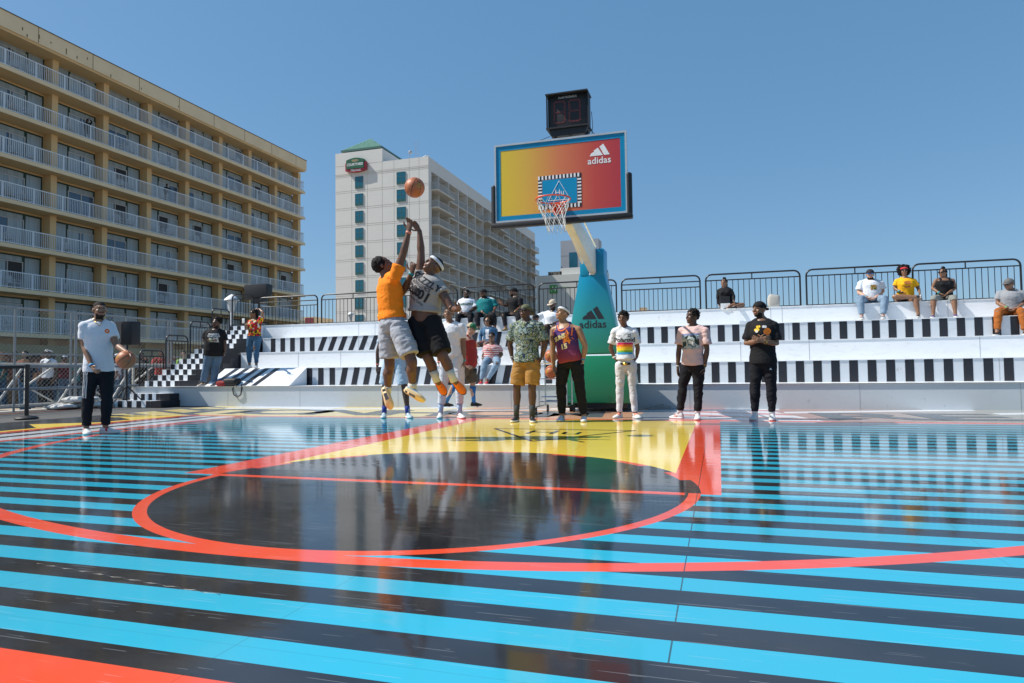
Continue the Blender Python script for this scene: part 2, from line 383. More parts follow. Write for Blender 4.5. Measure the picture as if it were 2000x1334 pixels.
for i, (ya, yb, z) in enumerate(((3.32, 4.15, .476), (4.17, 5.0, .905), (5.03, 5.85, 1.335), (5.87, 6.66, 1.765))):
    rail(-12.08, ya, z, -12.08, yb, .93, label='short black stair rail, '+('lowest', 'second from bottom', 'third from bottom', 'highest')[i]+' of four along the stair flight', bars=7, grp='black stair rail panels')
rail(-12.08, 6.7, 2.2, -11.6, 7.17, 1.0, mid=False, label='black corner guard rail at the top of the checkered stairs', bars=8)
# ------------------------------------------------------------------ hoop
hp_ = thing('basketball_hoop', (-.15, 2.2, 0), 'tall portable basketball stand with turquoise and green padding and a gradient backboard', 'basketball hoop')
def gradmat(name, stops, axis, a, b_, rough=.35):
    m, nt, b = newmat(name, rough, .5); v, x, y, z = coords(nt); q = {'x': x, 'y': y, 'z': z}[axis]
    t = (q-a)/(b_-a); cr = nt.nodes.new('ShaderNodeValToRGB'); e = cr.color_ramp
    while len(e.elements) < len(stops): e.elements.new(.5)
    for k, (p, c) in enumerate(stops): e.elements[k].position = p; e.elements[k].color = (*c, 1)
    if name == 'backboard_gradient': t = t+(z-.5)*0.0
    nt.links.new(t.v, cr.inputs[0]); nt.links.new(cr.outputs[0], b.inputs['Base Color']); return m
PAD = gradmat('pad_gradient', [(0, (.01, .20, .09)), (.33, (.012, .25, .13)), (.345, (.03, .33, .20)), (.55, (.03, .36, .36)), (.8, (.0, .27, .47)), (1, (.0, .23, .45))], 'z', 0.1, 3.0)
GRN = mat('pad_green', (.012, .21, .085), .35, .5)
XM = -.14
b = MB(); b.prism([(XM-.66, .16), (XM+.68, .16), (XM+.66, 1.03), (XM-.64, 1.03)], (1, 0, 0), (0, 0, 1), (0, 1.95, 0), (0, .5, 0)); b.build('lower_pad', PAD, hp_, bevel=.03)
b = MB(); b.prism([(XM-.52, 1.06), (XM+.52, 1.06), (XM+.225, 2.54), (XM+.215, 2.56), (XM-.225, 2.56), (XM-.235, 2.54)], (1, 0, 0), (0, 0, 1), (0, 1.97, 0), (0, .42, 0)); b.build('upper_pad', PAD, hp_, bevel=.025)
for s in (-1, 1):
    b = MB(); x0 = XM+s*.068; x1 = XM+s*.225
    b.box((x0, 1.96, 2.50), (x1, 2.38, 3.0)); b.build('fork_pad', PAD, hp_, bevel=.025)
b = MB(); b.box((XM-.066, 2.3, 2.55), (XM+.066, 2.42, 2.9)); b.box((XM-.05, 1.96, 2.52), (XM+.05, 2.2, 2.575)); b.build('fork_plate', WHITE, hp_)
b = MB(); b.prism([(2.46, .16), (3.4, .16), (3.4, .45), (2.9, .98), (2.46, .98)], (0, 1, 0), (0, 0, 1), (XM-.6, 0, 0), (1.25, 0, 0)); b.build('counterweight_cover', mat('pale_green_cover', (.22, .42, .34), .4), hp_, bevel=.02)
b = MB(); b.box((XM-.6, 2.0, .07), (XM+.6, 3.4, .158)); b.build('base_frame', DARK, hp_)
for s in (-1, 1):
    for yy in (2.1, 3.2):
        b = MB(); b.cyl((XM+s*.45-.03, yy, .055), (XM+s*.45+.03, yy, .055), .055, 14); b.build('wheel', BLACKM, hp_, smooth=40)
b = MB(); b.box((.75, 2.9, 0), (1.15, 3.1, .05)); b.prism([(.62, .0), (1.05, 0), (1.02, .1)], (1, 0, 0), (0, 0, 1), (0, 2.95, 0), (0, .12, 0)); b.build('floor_bracket', GREYM, hp_)
CREAM = mat('cream_steel', (.76, .73, .60), .4)
b = MB(); b.prism([(-1.13, 2.78), (-1.02, 2.74), (1.95, 2.50), (2.34, 2.52), (2.34, 2.98), (1.9, 3.0), (-1.13, 3.02)], (0, 1, 0), (0, 0, 1), (-.06, 0, 0), (.012, 0, 0))
b.prism([(-1.13, 2.78), (-1.02, 2.74), (1.95, 2.50), (2.34, 2.52), (2.34, 2.98), (1.9, 3.0), (-1.13, 3.02)], (0, 1, 0), (0, 0, 1), (.05, 0, 0), (.012, 0, 0))
b.add([(-.06, -1.02, 2.741), (.06, -1.02, 2.741), (.06-.14, 1.95, 2.501), (-.06-.14+.06, 1.95, 2.501)], [(0, 1, 2, 3)])
b = MB()
def beam(b, xo, w_, y0, y1, zt0, zt1, zb0, zb1):
    b.add([(xo[0]-w_, y0, zb0), (xo[0]+w_, y0, zb0), (xo[0]+w_, y0, zt0), (xo[0]-w_, y0, zt0), (xo[1]-w_, y1, zb1), (xo[1]+w_, y1, zb1), (xo[1]+w_, y1, zt1), (xo[1]-w_, y1, zt1)], [(0,3,2,1),(4,5,6,7),(0,1,5,4),(1,2,6,5),(2,3,7,6),(3,0,4,7)])
beam(b, (.09, XM), .062, -1.12, 2.25, 3.03, 3.02, 2.80, 2.52); b.build('boom_arm', CREAM, hp_, bevel=.008)
b = MB(); b.cyl((.13, -1.05, 3.25), (XM+.04, 2.2, 3.08), .018, 8); b.cyl((.02, -.9, 2.9), (XM-.03, 1.2, 2.62), .02, 8); b.build('brace_rod', CREAM, hp_, smooth=50)
# backboard
bb = MB(); bb.box((-.915, -1.22, 2.9), (.915, -1.185, 3.97)); BO = bb.build('backboard', gradmat('backboard_gradient', [(0, (.72, .50, .03)), (.2, (.70, .42, .05)), (.5, (.66, .19, .07)), (.8, (.52, .06, .045)), (1, (.44, .035, .045))], 'x', -.85+.15, .85+.15), hp_)
b = MB()
for (x0, z0, x1, z1) in ((-.915, 2.9, .915, 2.965), (-.915, 3.905, .915, 3.97), (-.915, 2.965, -.85, 3.905), (.85, 2.965, .915, 3.905)): b.box((x0, -1.2235, z0), (x1, -1.2200, z1))
b.build('blue_border', mat('court_blue', (.0, .22, .42), .35), BO)
b = MB()
for (x0, z0, x1, z1) in ((-.94, 2.875, .94, 2.9), (-.94, 3.97, .94, 3.995), (-.94, 2.9, -.915, 3.97), (.915, 2.9, .94, 3.97)): b.box((x0, -1.235, z0), (x1, -1.17, z1))
b.build('frame', mat('pale_frame', (.5, .52, .54), .35, .5, .3), BO)
for s in (-1, 1):
    b = MB(); b.tube([(s*.955, -1.2, 3.40), (s*.955, -1.2, 2.87)], .045, 10); b.ell((s*.955, -1.2, 3.40), (.045, .045, .03)); b.build('side_padding', DARK, BO, smooth=60)
b = MB(); b.box((-1.0, -1.25, 2.80), (1.0, -1.14, 2.873)); b.build('bottom_padding', DARK, BO, bevel=.02)
b = MB(); b.box((-.24, -1.2235, 3.075), (.25, -1.2202, 3.425)); b.build('target_square', mat('target_blue', (.0, .25, .47), .35), BO)
b, b2 = MB(), MB(); x0, x1, z0, z1 = -.30, .31, 3.015, 3.485; cw = .052
for k in range(12):
    a = x0+k*(x1-x0)/12; q = (x1-x0)/12
    for zz in (z0, z1-cw): b.box((a, -1.2245, zz), (a+q*.5, -1.2201, zz+cw)); b2.box((a+q*.5, -1.2245, zz), (a+q, -1.2201, zz+cw))
for k in range(8):
    a = z0+cw+k*(z1-z0-2*cw)/8; q = (z1-z0-2*cw)/8
    for xx in (x0, x1-cw): b.box((xx, -1.2245, a), (xx+cw, -1.2201, a+q*.5)); b2.box((xx, -1.2245, a+q*.5), (xx+cw, -1.2201, a+q))
b.build('target_border', WHITE, BO); b2.build('target_border', VB, BO)
b = MB(); V = [Vector((0.0, -1.2245, 3.40)), Vector((-.155, -1.2245, 3.13)), Vector((.155, -1.2245, 3.13))]
for a, c in ((0, 1), (1, 2), (2, 0)): b.cyl(V[a], V[c], .0035, 5)
place2d(b, text2d('Hu', .11, 0), (.005, -1.2245, 3.235), (1, 0, 0), (0, 0, 1)); b.build('target_emblem', WHITE, BO)
b = MB(); stripes3(b, (.565, -1.2225, 3.695), (1, 0, 0), (0, 0, 1), .26); place2d(b, text2d('adidas', .128, .0018, spacing=1.02), (.565, -1.2225, 3.625), (1, 0, 0), (0, 0, 1)); b.build('logo', WHITE, BO)
b = MB(); stripes3(b, (XM+.0, 1.9665, 1.70), (1, 0, 0), (0, 0, 1), .39); place2d(b, text2d('adidas', .20, .003, spacing=1.02), (XM, 1.9665, 1.60), (1, 0, 0), (0, 0, 1)); b.build('logo', mat('logo_black', (.02, .025, .035), .5), hp_)
# rim and net
RIMM = mat('rim_orange', (.75, .09, .03), .35); rc = Vector((0, -1.6, 3.05))
b = MB(); b.tube([rc+Vector((.2285*math.cos(a), .2285*math.sin(a), 0)) for a in [2*math.pi*i/40 for i in range(40)]], .010, 8, closed=True)
b.prism([(-.07, -.02), (.07, -.02), (.10, .012), (-.10, .012)], (1, 0, 0), (0, 0, 1), (0, -1.385, 3.05), (0, .15, 0)); b.box((-.075, -1.245, 2.93), (.075, -1.2246, 3.10))
b.prism([(0, 0), (.16, -.13), (.16, .0)], (0, 1, 0), (0, 0, 1), (-.06, -1.39, 3.04), (.008, 0, 0)); b.prism([(0, 0), (.16, -.13), (.16, .0)], (0, 1, 0), (0, 0, 1), (.052, -1.39, 3.04), (.008, 0, 0))
rm = b.build('rim', RIMM, hp_, smooth=40)
b = MB(); n = 12; lv = [(.225, 0), (.20, -.09), (.165, -.18), (.135, -.27), (.13, -.36), (.115, -.44)]
for k in range(n):
    for s in (-1, 1):
        pts = []
        for i, (r0, dz) in enumerate(lv):
            a = 2*math.pi*(k+s*.5*i)/n; sway = .05*(i/5)**2
            pts.append(rc+Vector((r0*math.cos(a)+sway*1.0, r0*math.sin(a), dz+.01*math.sin(k*2.1+i))))
        b.tube(pts, .0042, 4)
b.build('net', mat('net_cord', (.72, .72, .70), .8), hp_, smooth=60)
# shot clock
ck = thing('shot_clock', (.11, -1.1, 4.0), 'black unlit shot clock with 88 segment digits on top of the backboard', 'shot clock')
b = MB(); b.box((-.17, -1.12, 4.18), (.40, -.90, 4.63)); b.build('housing', DARK, ck, bevel=.008)
b = MB(); b.box((-.185, -1.21, 4.632), (.415, -.9, 4.65)); b.box((-.185, -1.18, 4.155), (.415, -.9, 4.178)); b.box((-.185, -1.16, 4.18), (-.172, -1.12, 4.63)); b.box((.402, -1.16, 4.18), (.415, -1.12, 4.63)); b.build('hood', DARK, ck)
b = MB(); b.prism([(-.15, 0), (.40, 0), (.36, -.10), (-.11, -.10)], (1, 0, 0), (0, 0, 1), (0, -1.15, 4.153), (0, .24, 0)); b.build('tray', DARK, ck)
LED = mat('led_segment_dim', (.17, .035, .035), .4); b = MB()
for xc in (0.0, .215):
    segs = [((-.06, .15), (.06, .15)), ((-.06, 0), (.06, 0)), ((-.06, -.15), (.06, -.15)), ((-.075, .135), (-.075, .015)), ((.075, .135), (.075, .015)), ((-.075, -.015), (-.075, -.135)), ((.075, -.015), (.075, -.135))]
    for a, c in segs:
        for k in range(7):
            t = k/6; x = xc+a[0]+(c[0]-a[0])*t; z = 4.40+a[1]+(c[1]-a[1])*t
            for o_ in (-.006, .006):
                dx, dz = (0, o_) if a[1] == c[1] else (o_, 0)
                b.box((x+dx-.0058, -1.1235, z+dz-.0058), (x+dx+.0058, -1.1202, z+dz+.0058))
b.build('led_digit', LED, ck)
b = MB(); place2d(b, text2d('DAKTRONICS', .042, .0008), (.115, -1.1225, 4.602), (1, 0, 0), (0, 0, 1)); b.build('maker_lettering', mat('grey_letter', (.5, .5, .52), .5), ck)
b = MB()
for x in (-.15, .38): b.tube([(x, -1.02, 4.15), (x+(.03 if x < 0 else -.0), -1.05, 4.08), (x+(.14 if x < 0 else -.03), -1.15, 3.99)], .016, 8)
b.cyl((.13, -1.0, 4.06), (.13, -1.05, 3.98), .02, 8); b.build('support_leg', BLACKM, ck, smooth=50)
b = MB(); b.tube([(-.16, -1.05, 4.1), (-.25, -1.1, 4.05), (-.36, -1.2, 3.99)], .004, 4); b.tube([(.40, -1.02, 4.16), (.47, -1.06, 4.06), (.56, -1.15, 4.0)], .006, 4); b.tube([(.43, -1.0, 4.4), (.445, -1.0, 4.2), (.43, -1.05, 3.98), (.36, -1.0, 3.6), (.25, -1.0, 3.0)], .005, 4); b.build('cable', DARK, ck)
# ------------------------------------------------------------------ balls
def ballmat():
    if 'ball' in MC: return MC['ball']
    m, nt, b = newmat('basketball_leather', .45, .4); v, x, y, z = coords(nt); R = .121
    X_, Y_, Z_ = x/R, y/R, z/R
    ln = (X_.abs() < .028) | (Y_.abs() < .028)
    c1 = ((Y_.abs()-.62).sq()*1.0+(X_.sq()*-.25)+.0).op('ABSOLUTE')
    cu = ((Y_.abs()-(X_.sq()*.55+.32)).abs() < .03)
    ln = ln | cu
    n = nt.nodes.new('ShaderNodeTexVoronoi'); n.inputs['Scale'].default_value = 260; nt.links.new(v, n.inputs['Vector']); bump(nt, b, X(nt, n.outputs[0]), .25, .003)
    nt.links.new(mixc(nt, ln, mixc(nt, noisen(nt, v, 14, 3), (.42, .125, .05), (.52, .17, .07)), (.012, .01, .01)), b.inputs['Base Color'])
    MC['ball'] = m; return m
def ball(loc, label, rot=(0, 0, 0), grp='basketballs', logo=None):
    b = MB(); b.ell((0, 0, 0), (.121, .121, .121), seg=28, rings=18)
    o = b.build('basketball', ballmat(), smooth=80); o.location = loc; o['_o'] = [0, 0, 0]; tag(o, label, 'basketball', grp)
    o.rotation_euler = rot
    if logo:
        L = MB(); place2d(L, text2d('adidas', .03, .0004), (0, 0, 0), (1, 0, 0), (0, 0, 1)); stripes3(L, (0, 0, .02), (1, 0, 0), (0, 0, 1), .04)
        d = Vector(logo).normalized(); qt = d.to_track_quat('-Y', 'Z').to_matrix(); vs = []
        for a in L.v: p = qt @ Vector(a); p = (p+d*.121).normalized()*.1216; vs.append(tuple(p))
        L.v = vs; inv = o.rotation_euler.to_matrix().inverted(); L.v = [tuple(inv @ Vector(a)) for a in vs]; l = L.build('ball_print', mat('gold_print', (.45, .35, .03), .5), o)
    return o
ball((-1.375, -2.95, 2.985), 'basketball flying in mid air above the raised hands of the two jumpers', (.5, .35, .3), logo=(.75, -.6, -.1))
# rack
rk = thing('ball_rack', (-.85, 1.6, 0), 'chrome wheeled ball rack between the flowered shirt man and the purple jersey man', 'ball rack')
for x in (-1.0, -.5): b = MB(); b.cyl((x, 1.3, .14), (x, 1.3, 1.08), .013, 8); b.cyl((x, 1.75, .14), (x, 1.75, 1.08), .013, 8); b.cyl((x, 1.05, .14), (x, 1.95, .14), .013, 8); b.build('upright', CHROME, rk, smooth=50)
b = MB()
for z in (.30, .62, .90):
    for y in (1.42, 1.62): b.cyl((-1.0, y, z), (-.5, y, z), .009, 6)
for y in (1.3, 1.75): b.cyl((-1.0, y, .22), (-.5, y, .22), .011, 6)
b.build('shelf_rail', CHROME, rk, smooth=50)
for x in (-1.0, -.5):
    for y in (1.08, 1.92): 
        b = MB(); b.cyl((x-.015, y, .04), (x+.015, y, .04), .04, 12); b.box((x-.018, y-.015, .04), (x+.018, y+.015, .13)); b.build('caster', BLACKM, rk, smooth=40)
ball((-.82, 1.52, 1.03), 'basketball on the top shelf of the chrome rack', (1, .4, 0), logo=(-.1, -1, 0)); ball((-.82, 1.52, .745), 'basketball on the lower shelf of the chrome rack', (.3, 1.2, .4), logo=(-.5, -1, 0))
# ------------------------------------------------------------------ hotel on the left
HY = mat('yellow_stucco', (.68, .48, .25), .85, .2, var=.08, vs=.5, bmp=.25, bs=18); HF = mat('pale_fascia', (.80, .62, .39), .85, .2, var=.1, vs=.8, bmp=.2, bs=20)
GLASS = mat('window_glass_dark', (.05, .09, .15), .06, .8, var=.3, vs=.5); GREEN = mat('dark_green_trim', (.012, .045, .035), .5); CURT = None
def curtain():
    m, nt, b = newmat('net_curtain', .25, .6); v, x, y, z = coords(nt)
    f = (noisen(nt, v, 9, 2, (0, 1, .03))); nt.links.new(mixc(nt, f, (.17, .23, .27), (.42, .49, .52)), b.inputs['Base Color']); return m
CURT = curtain()
WF = mat('aluminium_frame', (.45, .46, .46), .4); RW = mat('white_railing', (.74, .78, .82), .45)
H = thing('hotel_building', (-41.5, 20, 0), 'long yellow balcony hotel with white railings on the left', 'building')
HX = -40.0; HB = -41.5; Y0h = -1.0; Y1h = 51.2
slabs = [20.12-2.775*k for k in range(7)]
b = MB(); b.box((HB-9, Y0h, -.38), (HB, 51.15, 22.3)); b.build('wall', HY, H)
b = MB(); b.box((HB-9.4, Y0h, 22.45), (HX+.15, Y1h+.25, 23.5)); o = b.build('roof_fascia', HF, H); b = MB(); b.box((HB-9.2, Y0h, 22.3), (HX+.05, Y1h+.1, 22.45)); b.build('soffit', HY, H)
b = MB(); b.box((HB-9.4, Y0h, 23.5), (HX+.19, Y1h+.28, 23.56)); b.build('roof_flashing', mat('flashing', (.14, .12, .09), .6), H)
b = MB()
for k in range(-5, 7): b.box((HX+.152, 23.65+3.98*k+2.0, 22.47), (HX+.156, 23.65+3.98*k+2.04, 23.49))
b.build('fascia_joint', mat('joint', (.12, .09, .05), .8), H)
b = MB()
for (y, z, l) in ((20.6, 23.0, .2), (21.7, 23.05, .28), (22.5, 22.95, .12), (23.6, 23.0, .4), (24.4, 22.85, .2), (27.1, 22.7, .22), (29.8, 22.8, .15), (20.9, 22.7, .2), (25.2, 23.1, .15), (33.5, 22.8, .14)): b.box((HX+.151, y, z-l), (HX+.1535, y+.07, z))
b.build('rust_streak', mat('rust', (.16, .07, .03), .9), H)
for k, z in enumerate(slabs):
    b = MB(); b.box((HB, Y0h, z-.22), (HX+.02, Y1h, z)); b.build('balcony_slab', HF if k < 0 else HY, H)
    b = MB(); b.box((HX+.021, Y0h, z-.24), (HX+.10, Y1h+.08, z+.02)); b.build('slab_edge', HF, H)
    b = MB(); zt = z+1.08
    b.box((HX-.03, Y0h, zt-.05), (HX+.02, Y1h, zt)); b.box((HX-.02, Y0h, z+.08), (HX+.01, Y1h, z+.12))
    y = Y0h+17
    while y < Y1h:
        b.box((HX-.015, y, z+.12), (HX+.005, y+.022, zt-.05)); y += .125
    yy = 23.65-3.98
    while yy < Y1h: b.box((HX-.035, yy, z), (HX+.015, yy+.05, zt)); yy += 1.99
    x = HX-.15
    b.box((HB, Y1h-.03, zt-.05), (HX, Y1h+.02, zt))
    while x > HB: b.box((x, Y1h-.015, z+.1), (x+.022, Y1h+.005, zt-.05)); x -= .125
    b.build('balcony_railing', RW, H)
b = MB()
for k in range(-5, 8):
    y = 23.65+3.98*k; b = MB(); b.box((HB+.0, y-.22, 0), (HB+.7, y+.22, 22.3)); b.build('column', HY, H)
b = MB(); b.box((HB+.3, Y0h, 1.35), (HX+.05, Y1h-.3, 2.75)); b.build('canopy_band', mat('canopy_tan', (.34, .26, .14), .8), H)
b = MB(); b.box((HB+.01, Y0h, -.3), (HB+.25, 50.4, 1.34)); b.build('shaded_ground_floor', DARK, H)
# sliding doors: prototype then copies (two layouts, mirrored every other bay)
def door(y0, z0, flip, variant):
    W = 3.36; Hh = 2.42; xo = HB+.012
    d = MB(); s = lambda a: y0+(W-a if flip else a)
    d.box((xo, y0, z0), (xo+.05, y0+W, z0+Hh)); fr = d.build('balcony_door', GREEN, H, loc=(xo, y0, z0)); fr['_o'] = [xo, y0, z0]
    g1 = MB(); g1.box((xo+.051, s(.12), z0+.05), (xo+.055, s(2.05), z0+1.95)); g1.build('glass_pane', GLASS if variant != 1 else DARK, fr)
    g2 = MB(); 
    cs = {0: [(1.1, 2.02)], 1: [(.12, 1.0)], 2: [(.12, .9), (1.25, 2.02)], 3: [(.12, 2.02)], 4: []}[variant]
    for a, c in cs+[(2.25, 3.24)]: g2.box((xo+.0552, s(a), z0+.08), (xo+.06, s(c), z0+1.93 if c < 2.1 else z0+2.3))
    g2.box((xo+.051, s(.15), z0+2.02), (xo+.058, s(2.05), z0+2.32))
    g2.build('curtain', CURT, fr)
    f = MB()
    for a in (.08, 1.07, 2.06): f.box((xo+.05, s(a), z0+.02), (xo+.085, s(a+.07), z0+2.0))
    f.box((xo+.05, s(.08), z0+1.93), (xo+.085, s(2.13), z0+2.0)); f.build('door_frame', WF, fr); return fr
rnd = random.Random(3); protos = {}
for k in range(8):
    z = slabs[k] if k < 7 else .70+0.0
    if k == 7: continue
    for j in range(-2, 7):
        y0 = 23.65+3.98*j+.31; va = rnd.choice([0, 0, 2, 2, 3, 3, 1, 4, 2]); fl = bool(j % 2 == 0)
        if (va, fl) not in protos: protos[(va, fl)] = door(y0, z, fl, va)
        else:
            p = protos[(va, fl)]; c = p.copy(); C.objects.link(c); c.parent = H; c.location = Vector((HB+.012, y0, z))-Vector(H['_o'])
            for ch in p.children: q = ch.copy(); C.objects.link(q); q.parent = c
for p in protos.values(): p.location = Vector(p['_o'])-Vector(H['_o'])
# plastic chairs
def chair(loc, rz, label):
    b = MB(); s = .24
    b.box((-s, -s, .40), (s, s, .44)); b.box((-s, s-.03, .44), (s, s+.03, .52))
    for x in (-.2, -.1, 0, .1, .2): b.box((x-.03, s, .5), (x+.03, s+.04, .86))
    b.tube([(-s, s, .45), (-s, s+.02, .78), (-.1, s+.03, .92), (.1, s+.03, .92), (s, s+.02, .78), (s, s, .45)], .025, 5)
    for sx in (-1, 1):
        b.tube([(sx*s, s, .64), (sx*(s+.02), -s, .64), (sx*(s+.02), -s-.03, 0)], .022, 5); b.cyl((sx*s, s, .42), (sx*(s+.02), s+.08, 0), .022, 5)
    o = b.build('plastic_chair', mat('white_plastic', (.42, .46, .50), .4)); o.location = loc; o.rotation_euler = (0, 0, rz); tag(o, label, 'chair', 'white plastic balcony chairs'); return o
c0 = None; ordn = ['top', 'second', 'third', 'fourth', 'fifth', 'sixth', 'seventh']
for k in range(7):
    for j in range(-1, 7):
        sd_ = rnd.random()
        for q, off in enumerate((.9, 1.9)):
            if rnd.random() < .22: continue
            lb = 'white plastic chair on %s balcony row, %s bay from far corner, %s seat' % (ordn[k], ['first', 'second', 'third', 'fourth', 'fifth', 'sixth', 'seventh', 'eighth'][6-j], ('nearer', 'farther')[q])
            lc = (HB+.85+.15*rnd.random(), 23.65+3.98*j+off+.3*rnd.random(), slabs[k]); rz = R_(rnd.choice([60, 90, 110, 200, -20]))
            if c0 is None: c0 = chair(lc, rz, lb)
            else:
                c = c0.copy(); C.objects.link(c); c.location = lc; c.rotation_euler = (0, 0, rz); c['label'] = lb
# ------------------------------------------------------------------ white hotel tower in the middle
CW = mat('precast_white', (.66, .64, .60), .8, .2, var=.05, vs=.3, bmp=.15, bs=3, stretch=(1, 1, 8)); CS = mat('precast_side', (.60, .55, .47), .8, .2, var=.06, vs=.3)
K = thing('hotel_tower', (-50, 90, 0), 'white concrete hotel tower with a green pyramid roof and a red and green wall sign', 'building')
ZT = 36.1; ye = 157.0; X2 = -42.87; X1 = -60.3
b = MB(); b.box((X1, 90, -.4), (X2-2.2, ye, ZT)); b.box((X2-2.2, 90, -.4), (X2, 91.2, ZT)); b.box((X2-2.2, 91.2, 33.9), (X2, ye, ZT)); b.box((X2-2.2, 100, ZT), (X2-1.2, 112, ZT+.5)); b.build('wall', CW, K)
b = MB(); b.box((X1, 90-.02, ZT), (-51.3, 99.5, 38.35)); b.build('tower_block', CW, K)
RG = mat('green_roof', (.15, .30, .22), .5)
rf = MB(); zr = 38.9; ap_ = (-56.2, 95.0, 42.2); c4 = [(X1+1.0, 90.3, zr), (-51.6, 90.3, zr), (-51.6, 101, zr), (X1+1.0, 101, zr)]
rf.add(c4+[ap_], [(0, 1, 4), (1, 2, 4), (2, 3, 4), (3, 0, 4), (3, 2, 1, 0)]); ro = rf.build('roof', RG, K)
b = MB(); b.box((X1+1.0, 90.1, zr-.35), (-51.5, 101.1, zr-.02)); b.build('eaves', mat('green_trim', (.05, .13, .11), .5), ro)
b = MB(); b.box((X1+1.4, 90.7, 38.34), (-52, 100.4, zr-.36)); b.build('parapet', CW, ro)
b = MB()
for k in range(40):
    t = k/39; x = X1+1.2+(8.0)*t; zt_ = 1-abs(x-ap_[0])/max(ap_[0]-(X1+1) if x < ap_[0] else (-51.6-ap_[0]), .1)
    if zt_ > .04: b.cyl((x, 90.28, zr+.03), (x, 90.28+4.7*zt_, zr+.03+3.3*zt_), .05, 4)
b.build('roof_rib', mat('green_rib', (.24, .42, .33), .5), ro)
b = MB()
for z in [ZT-1.7]+[34.6-2.95*k for k in range(12)]: b.box((X1-.01, 89.985, z), (X2+.01, 90.0, z+.07)); b.box((X1-.01, 89.985, z-.3), (X2+.01, 90.0, z-.26))
for x in (-57.2, -54.2, -51.4, -49.2, -46.4, -44.6): b.box((x, 89.985, 0), (x+.05, 90, ZT))
b.build('panel_joint', mat('joint_tan', (.52, .49, .43), .8), K)
GT = mat('teal_glass', (.01, .11, .16), .08, .8, var=.3, vs=.8); GT2 = mat('teal_spandrel', (.03, .10, .09), .2, .6)
def kwin(x0, x1, z1):
    f = MB(); f.box((x0, 89.90, z1-2.05), (x1, 89.985, z1)); o = f.build('window', GT, K, loc=(x0, 89.9, z1)); o['_o'] = [x0, 89.9, z1]
    g = MB(); g.box((x0+.03, 89.89, z1-2.03), (x1-.03, 89.899, z1-1.6)); g.build('spandrel', GT2, o)
    g = MB(); xm = (x0+x1)/2
    for x in (x0, xm, x1-.05): g.box((x, 89.88, z1-2.05), (x+.05, 89.889, z1))
    for z in (z1-.05, z1-.85, z1-2.05): g.box((x0, 89.871, z), (x1, 89.879, z+.05))
    g.build('mullion', mat('mullion_teal', (.06, .14, .13), .5), o); return o
pr = [None, None]
for c_, (x0, x1) in enumerate(((-56.45, -54.95), (-48.62, -47.0))):
    for k in range(12):
        z1 = 33.95-2.95*k+(0 if c_ else -.0)
        if pr[c_] is None: pr[c_] = kwin(x0, x1, z1)
        else:
            p = pr[c_]; c = p.copy(); C.objects.link(c); c.parent = K; c.location = Vector((x0, 89.9, z1))-Vector(K['_o'])
            for ch in p.children: q = ch.copy(); C.objects.link(q); q.parent = c
for p in pr: p.location = Vector(p['_o'])-Vector(K['_o'])
# balcony side
bays = [94.33, 98.8, 103.35, 107.9, 112.3, 116.8, 121.3, 125.8, 130.3, 134.8, 139.3, 144.0, 148.6, 153.1, 157.0]
proj = [1, 1, 0, 0, 0, 0, 1, 1, 1, 0, 0, 0, 0, 1, 1]
FS = [30.95+.0-2.95*k for k in range(11)]
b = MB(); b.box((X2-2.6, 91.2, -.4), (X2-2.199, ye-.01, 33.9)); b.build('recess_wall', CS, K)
yb = [91.2]+bays
for k, z in enumerate(FS):
    s, r2, d2 = MB(), MB(), MB()
    for i in range(15):
        px = X2+(1.1 if proj[i] else .0); a, c = yb[i]+(.0 if not proj[i] else -.0), yb[i+1]
        s.box((X2-2.19, a, z-.25), (px, c, z)); 
        r2.box((px-.06, a+.02, z+1.0), (px-.01, c-.02, z+1.08)); y = a+.1
        r2.box((px-.05, a+.05, z+.1), (px-.02, c-.05, z+.14))
        while y < c-.1: r2.box((px-.045, y, z+.1), (px-.025, y+.06, z+1.0)); y += .22
        if proj[i]:
            if i == 0 or not proj[i-1]:
                r2.box((X2, a+.02, z+1.0), (px, a+.07, z+1.08)); x = X2+.1
                while x < px: r2.box((x, a+.02, z+.1), (x+.06, a+.05, z+1.0)); x += .2
        d2.box((X2-2.198, a+.5, z+.02), (X2-2.15, a+2.1, z+2.15))
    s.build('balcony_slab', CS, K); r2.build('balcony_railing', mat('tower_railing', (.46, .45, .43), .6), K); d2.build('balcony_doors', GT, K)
b = MB()
for i, y in enumerate(bays):
    b = MB(); b.box((X2-2.19, y-.1, -.4), (X2-.01 if not (proj[i] and (i < 14 and proj[i+1])) else X2+.0, y+.1, 33.9)); b.build('fin_wall', CW, K)
# wall sign
S = thing('wall_sign', (-56, 89.7, 35.5), 'green and red hotel sign mounted high on the white tower', 'sign')
sx0, sx1 = -58.05, -54.1; zc = 35.9
def arc_poly(x0, x1, z0, z1, rise, n=10, bot=0): return [(x0, z0)]+([((x0+(x1-x0)*i/n), z0-bot*math.sin(math.pi*i/n)) for i in range(1, n)])+[(x1, z0)]+[((x1-(x1-x0)*i/n), z1+rise*math.sin(math.pi*i/n)) for i in range(0, n+1)]
b = MB(); b.prism(arc_poly(sx0, sx1, 34.95, 36.3, .0, bot=.28), (1, 0, 0), (0, 0, 1), (0, 89.45, 0), (0, .5, 0)); b.build('red_shield', mat('sign_red', (.32, .03, .045), .4), S)
b = MB(); b.prism(arc_poly(sx0+.22, sx1-.38, 35.25, 36.75, .32), (1, 0, 0), (0, 0, 1), (0, 89.35, 0), (0, .6, 0)); b.build('green_shield', mat('sign_green', (.015, .10, .05), .4), S)
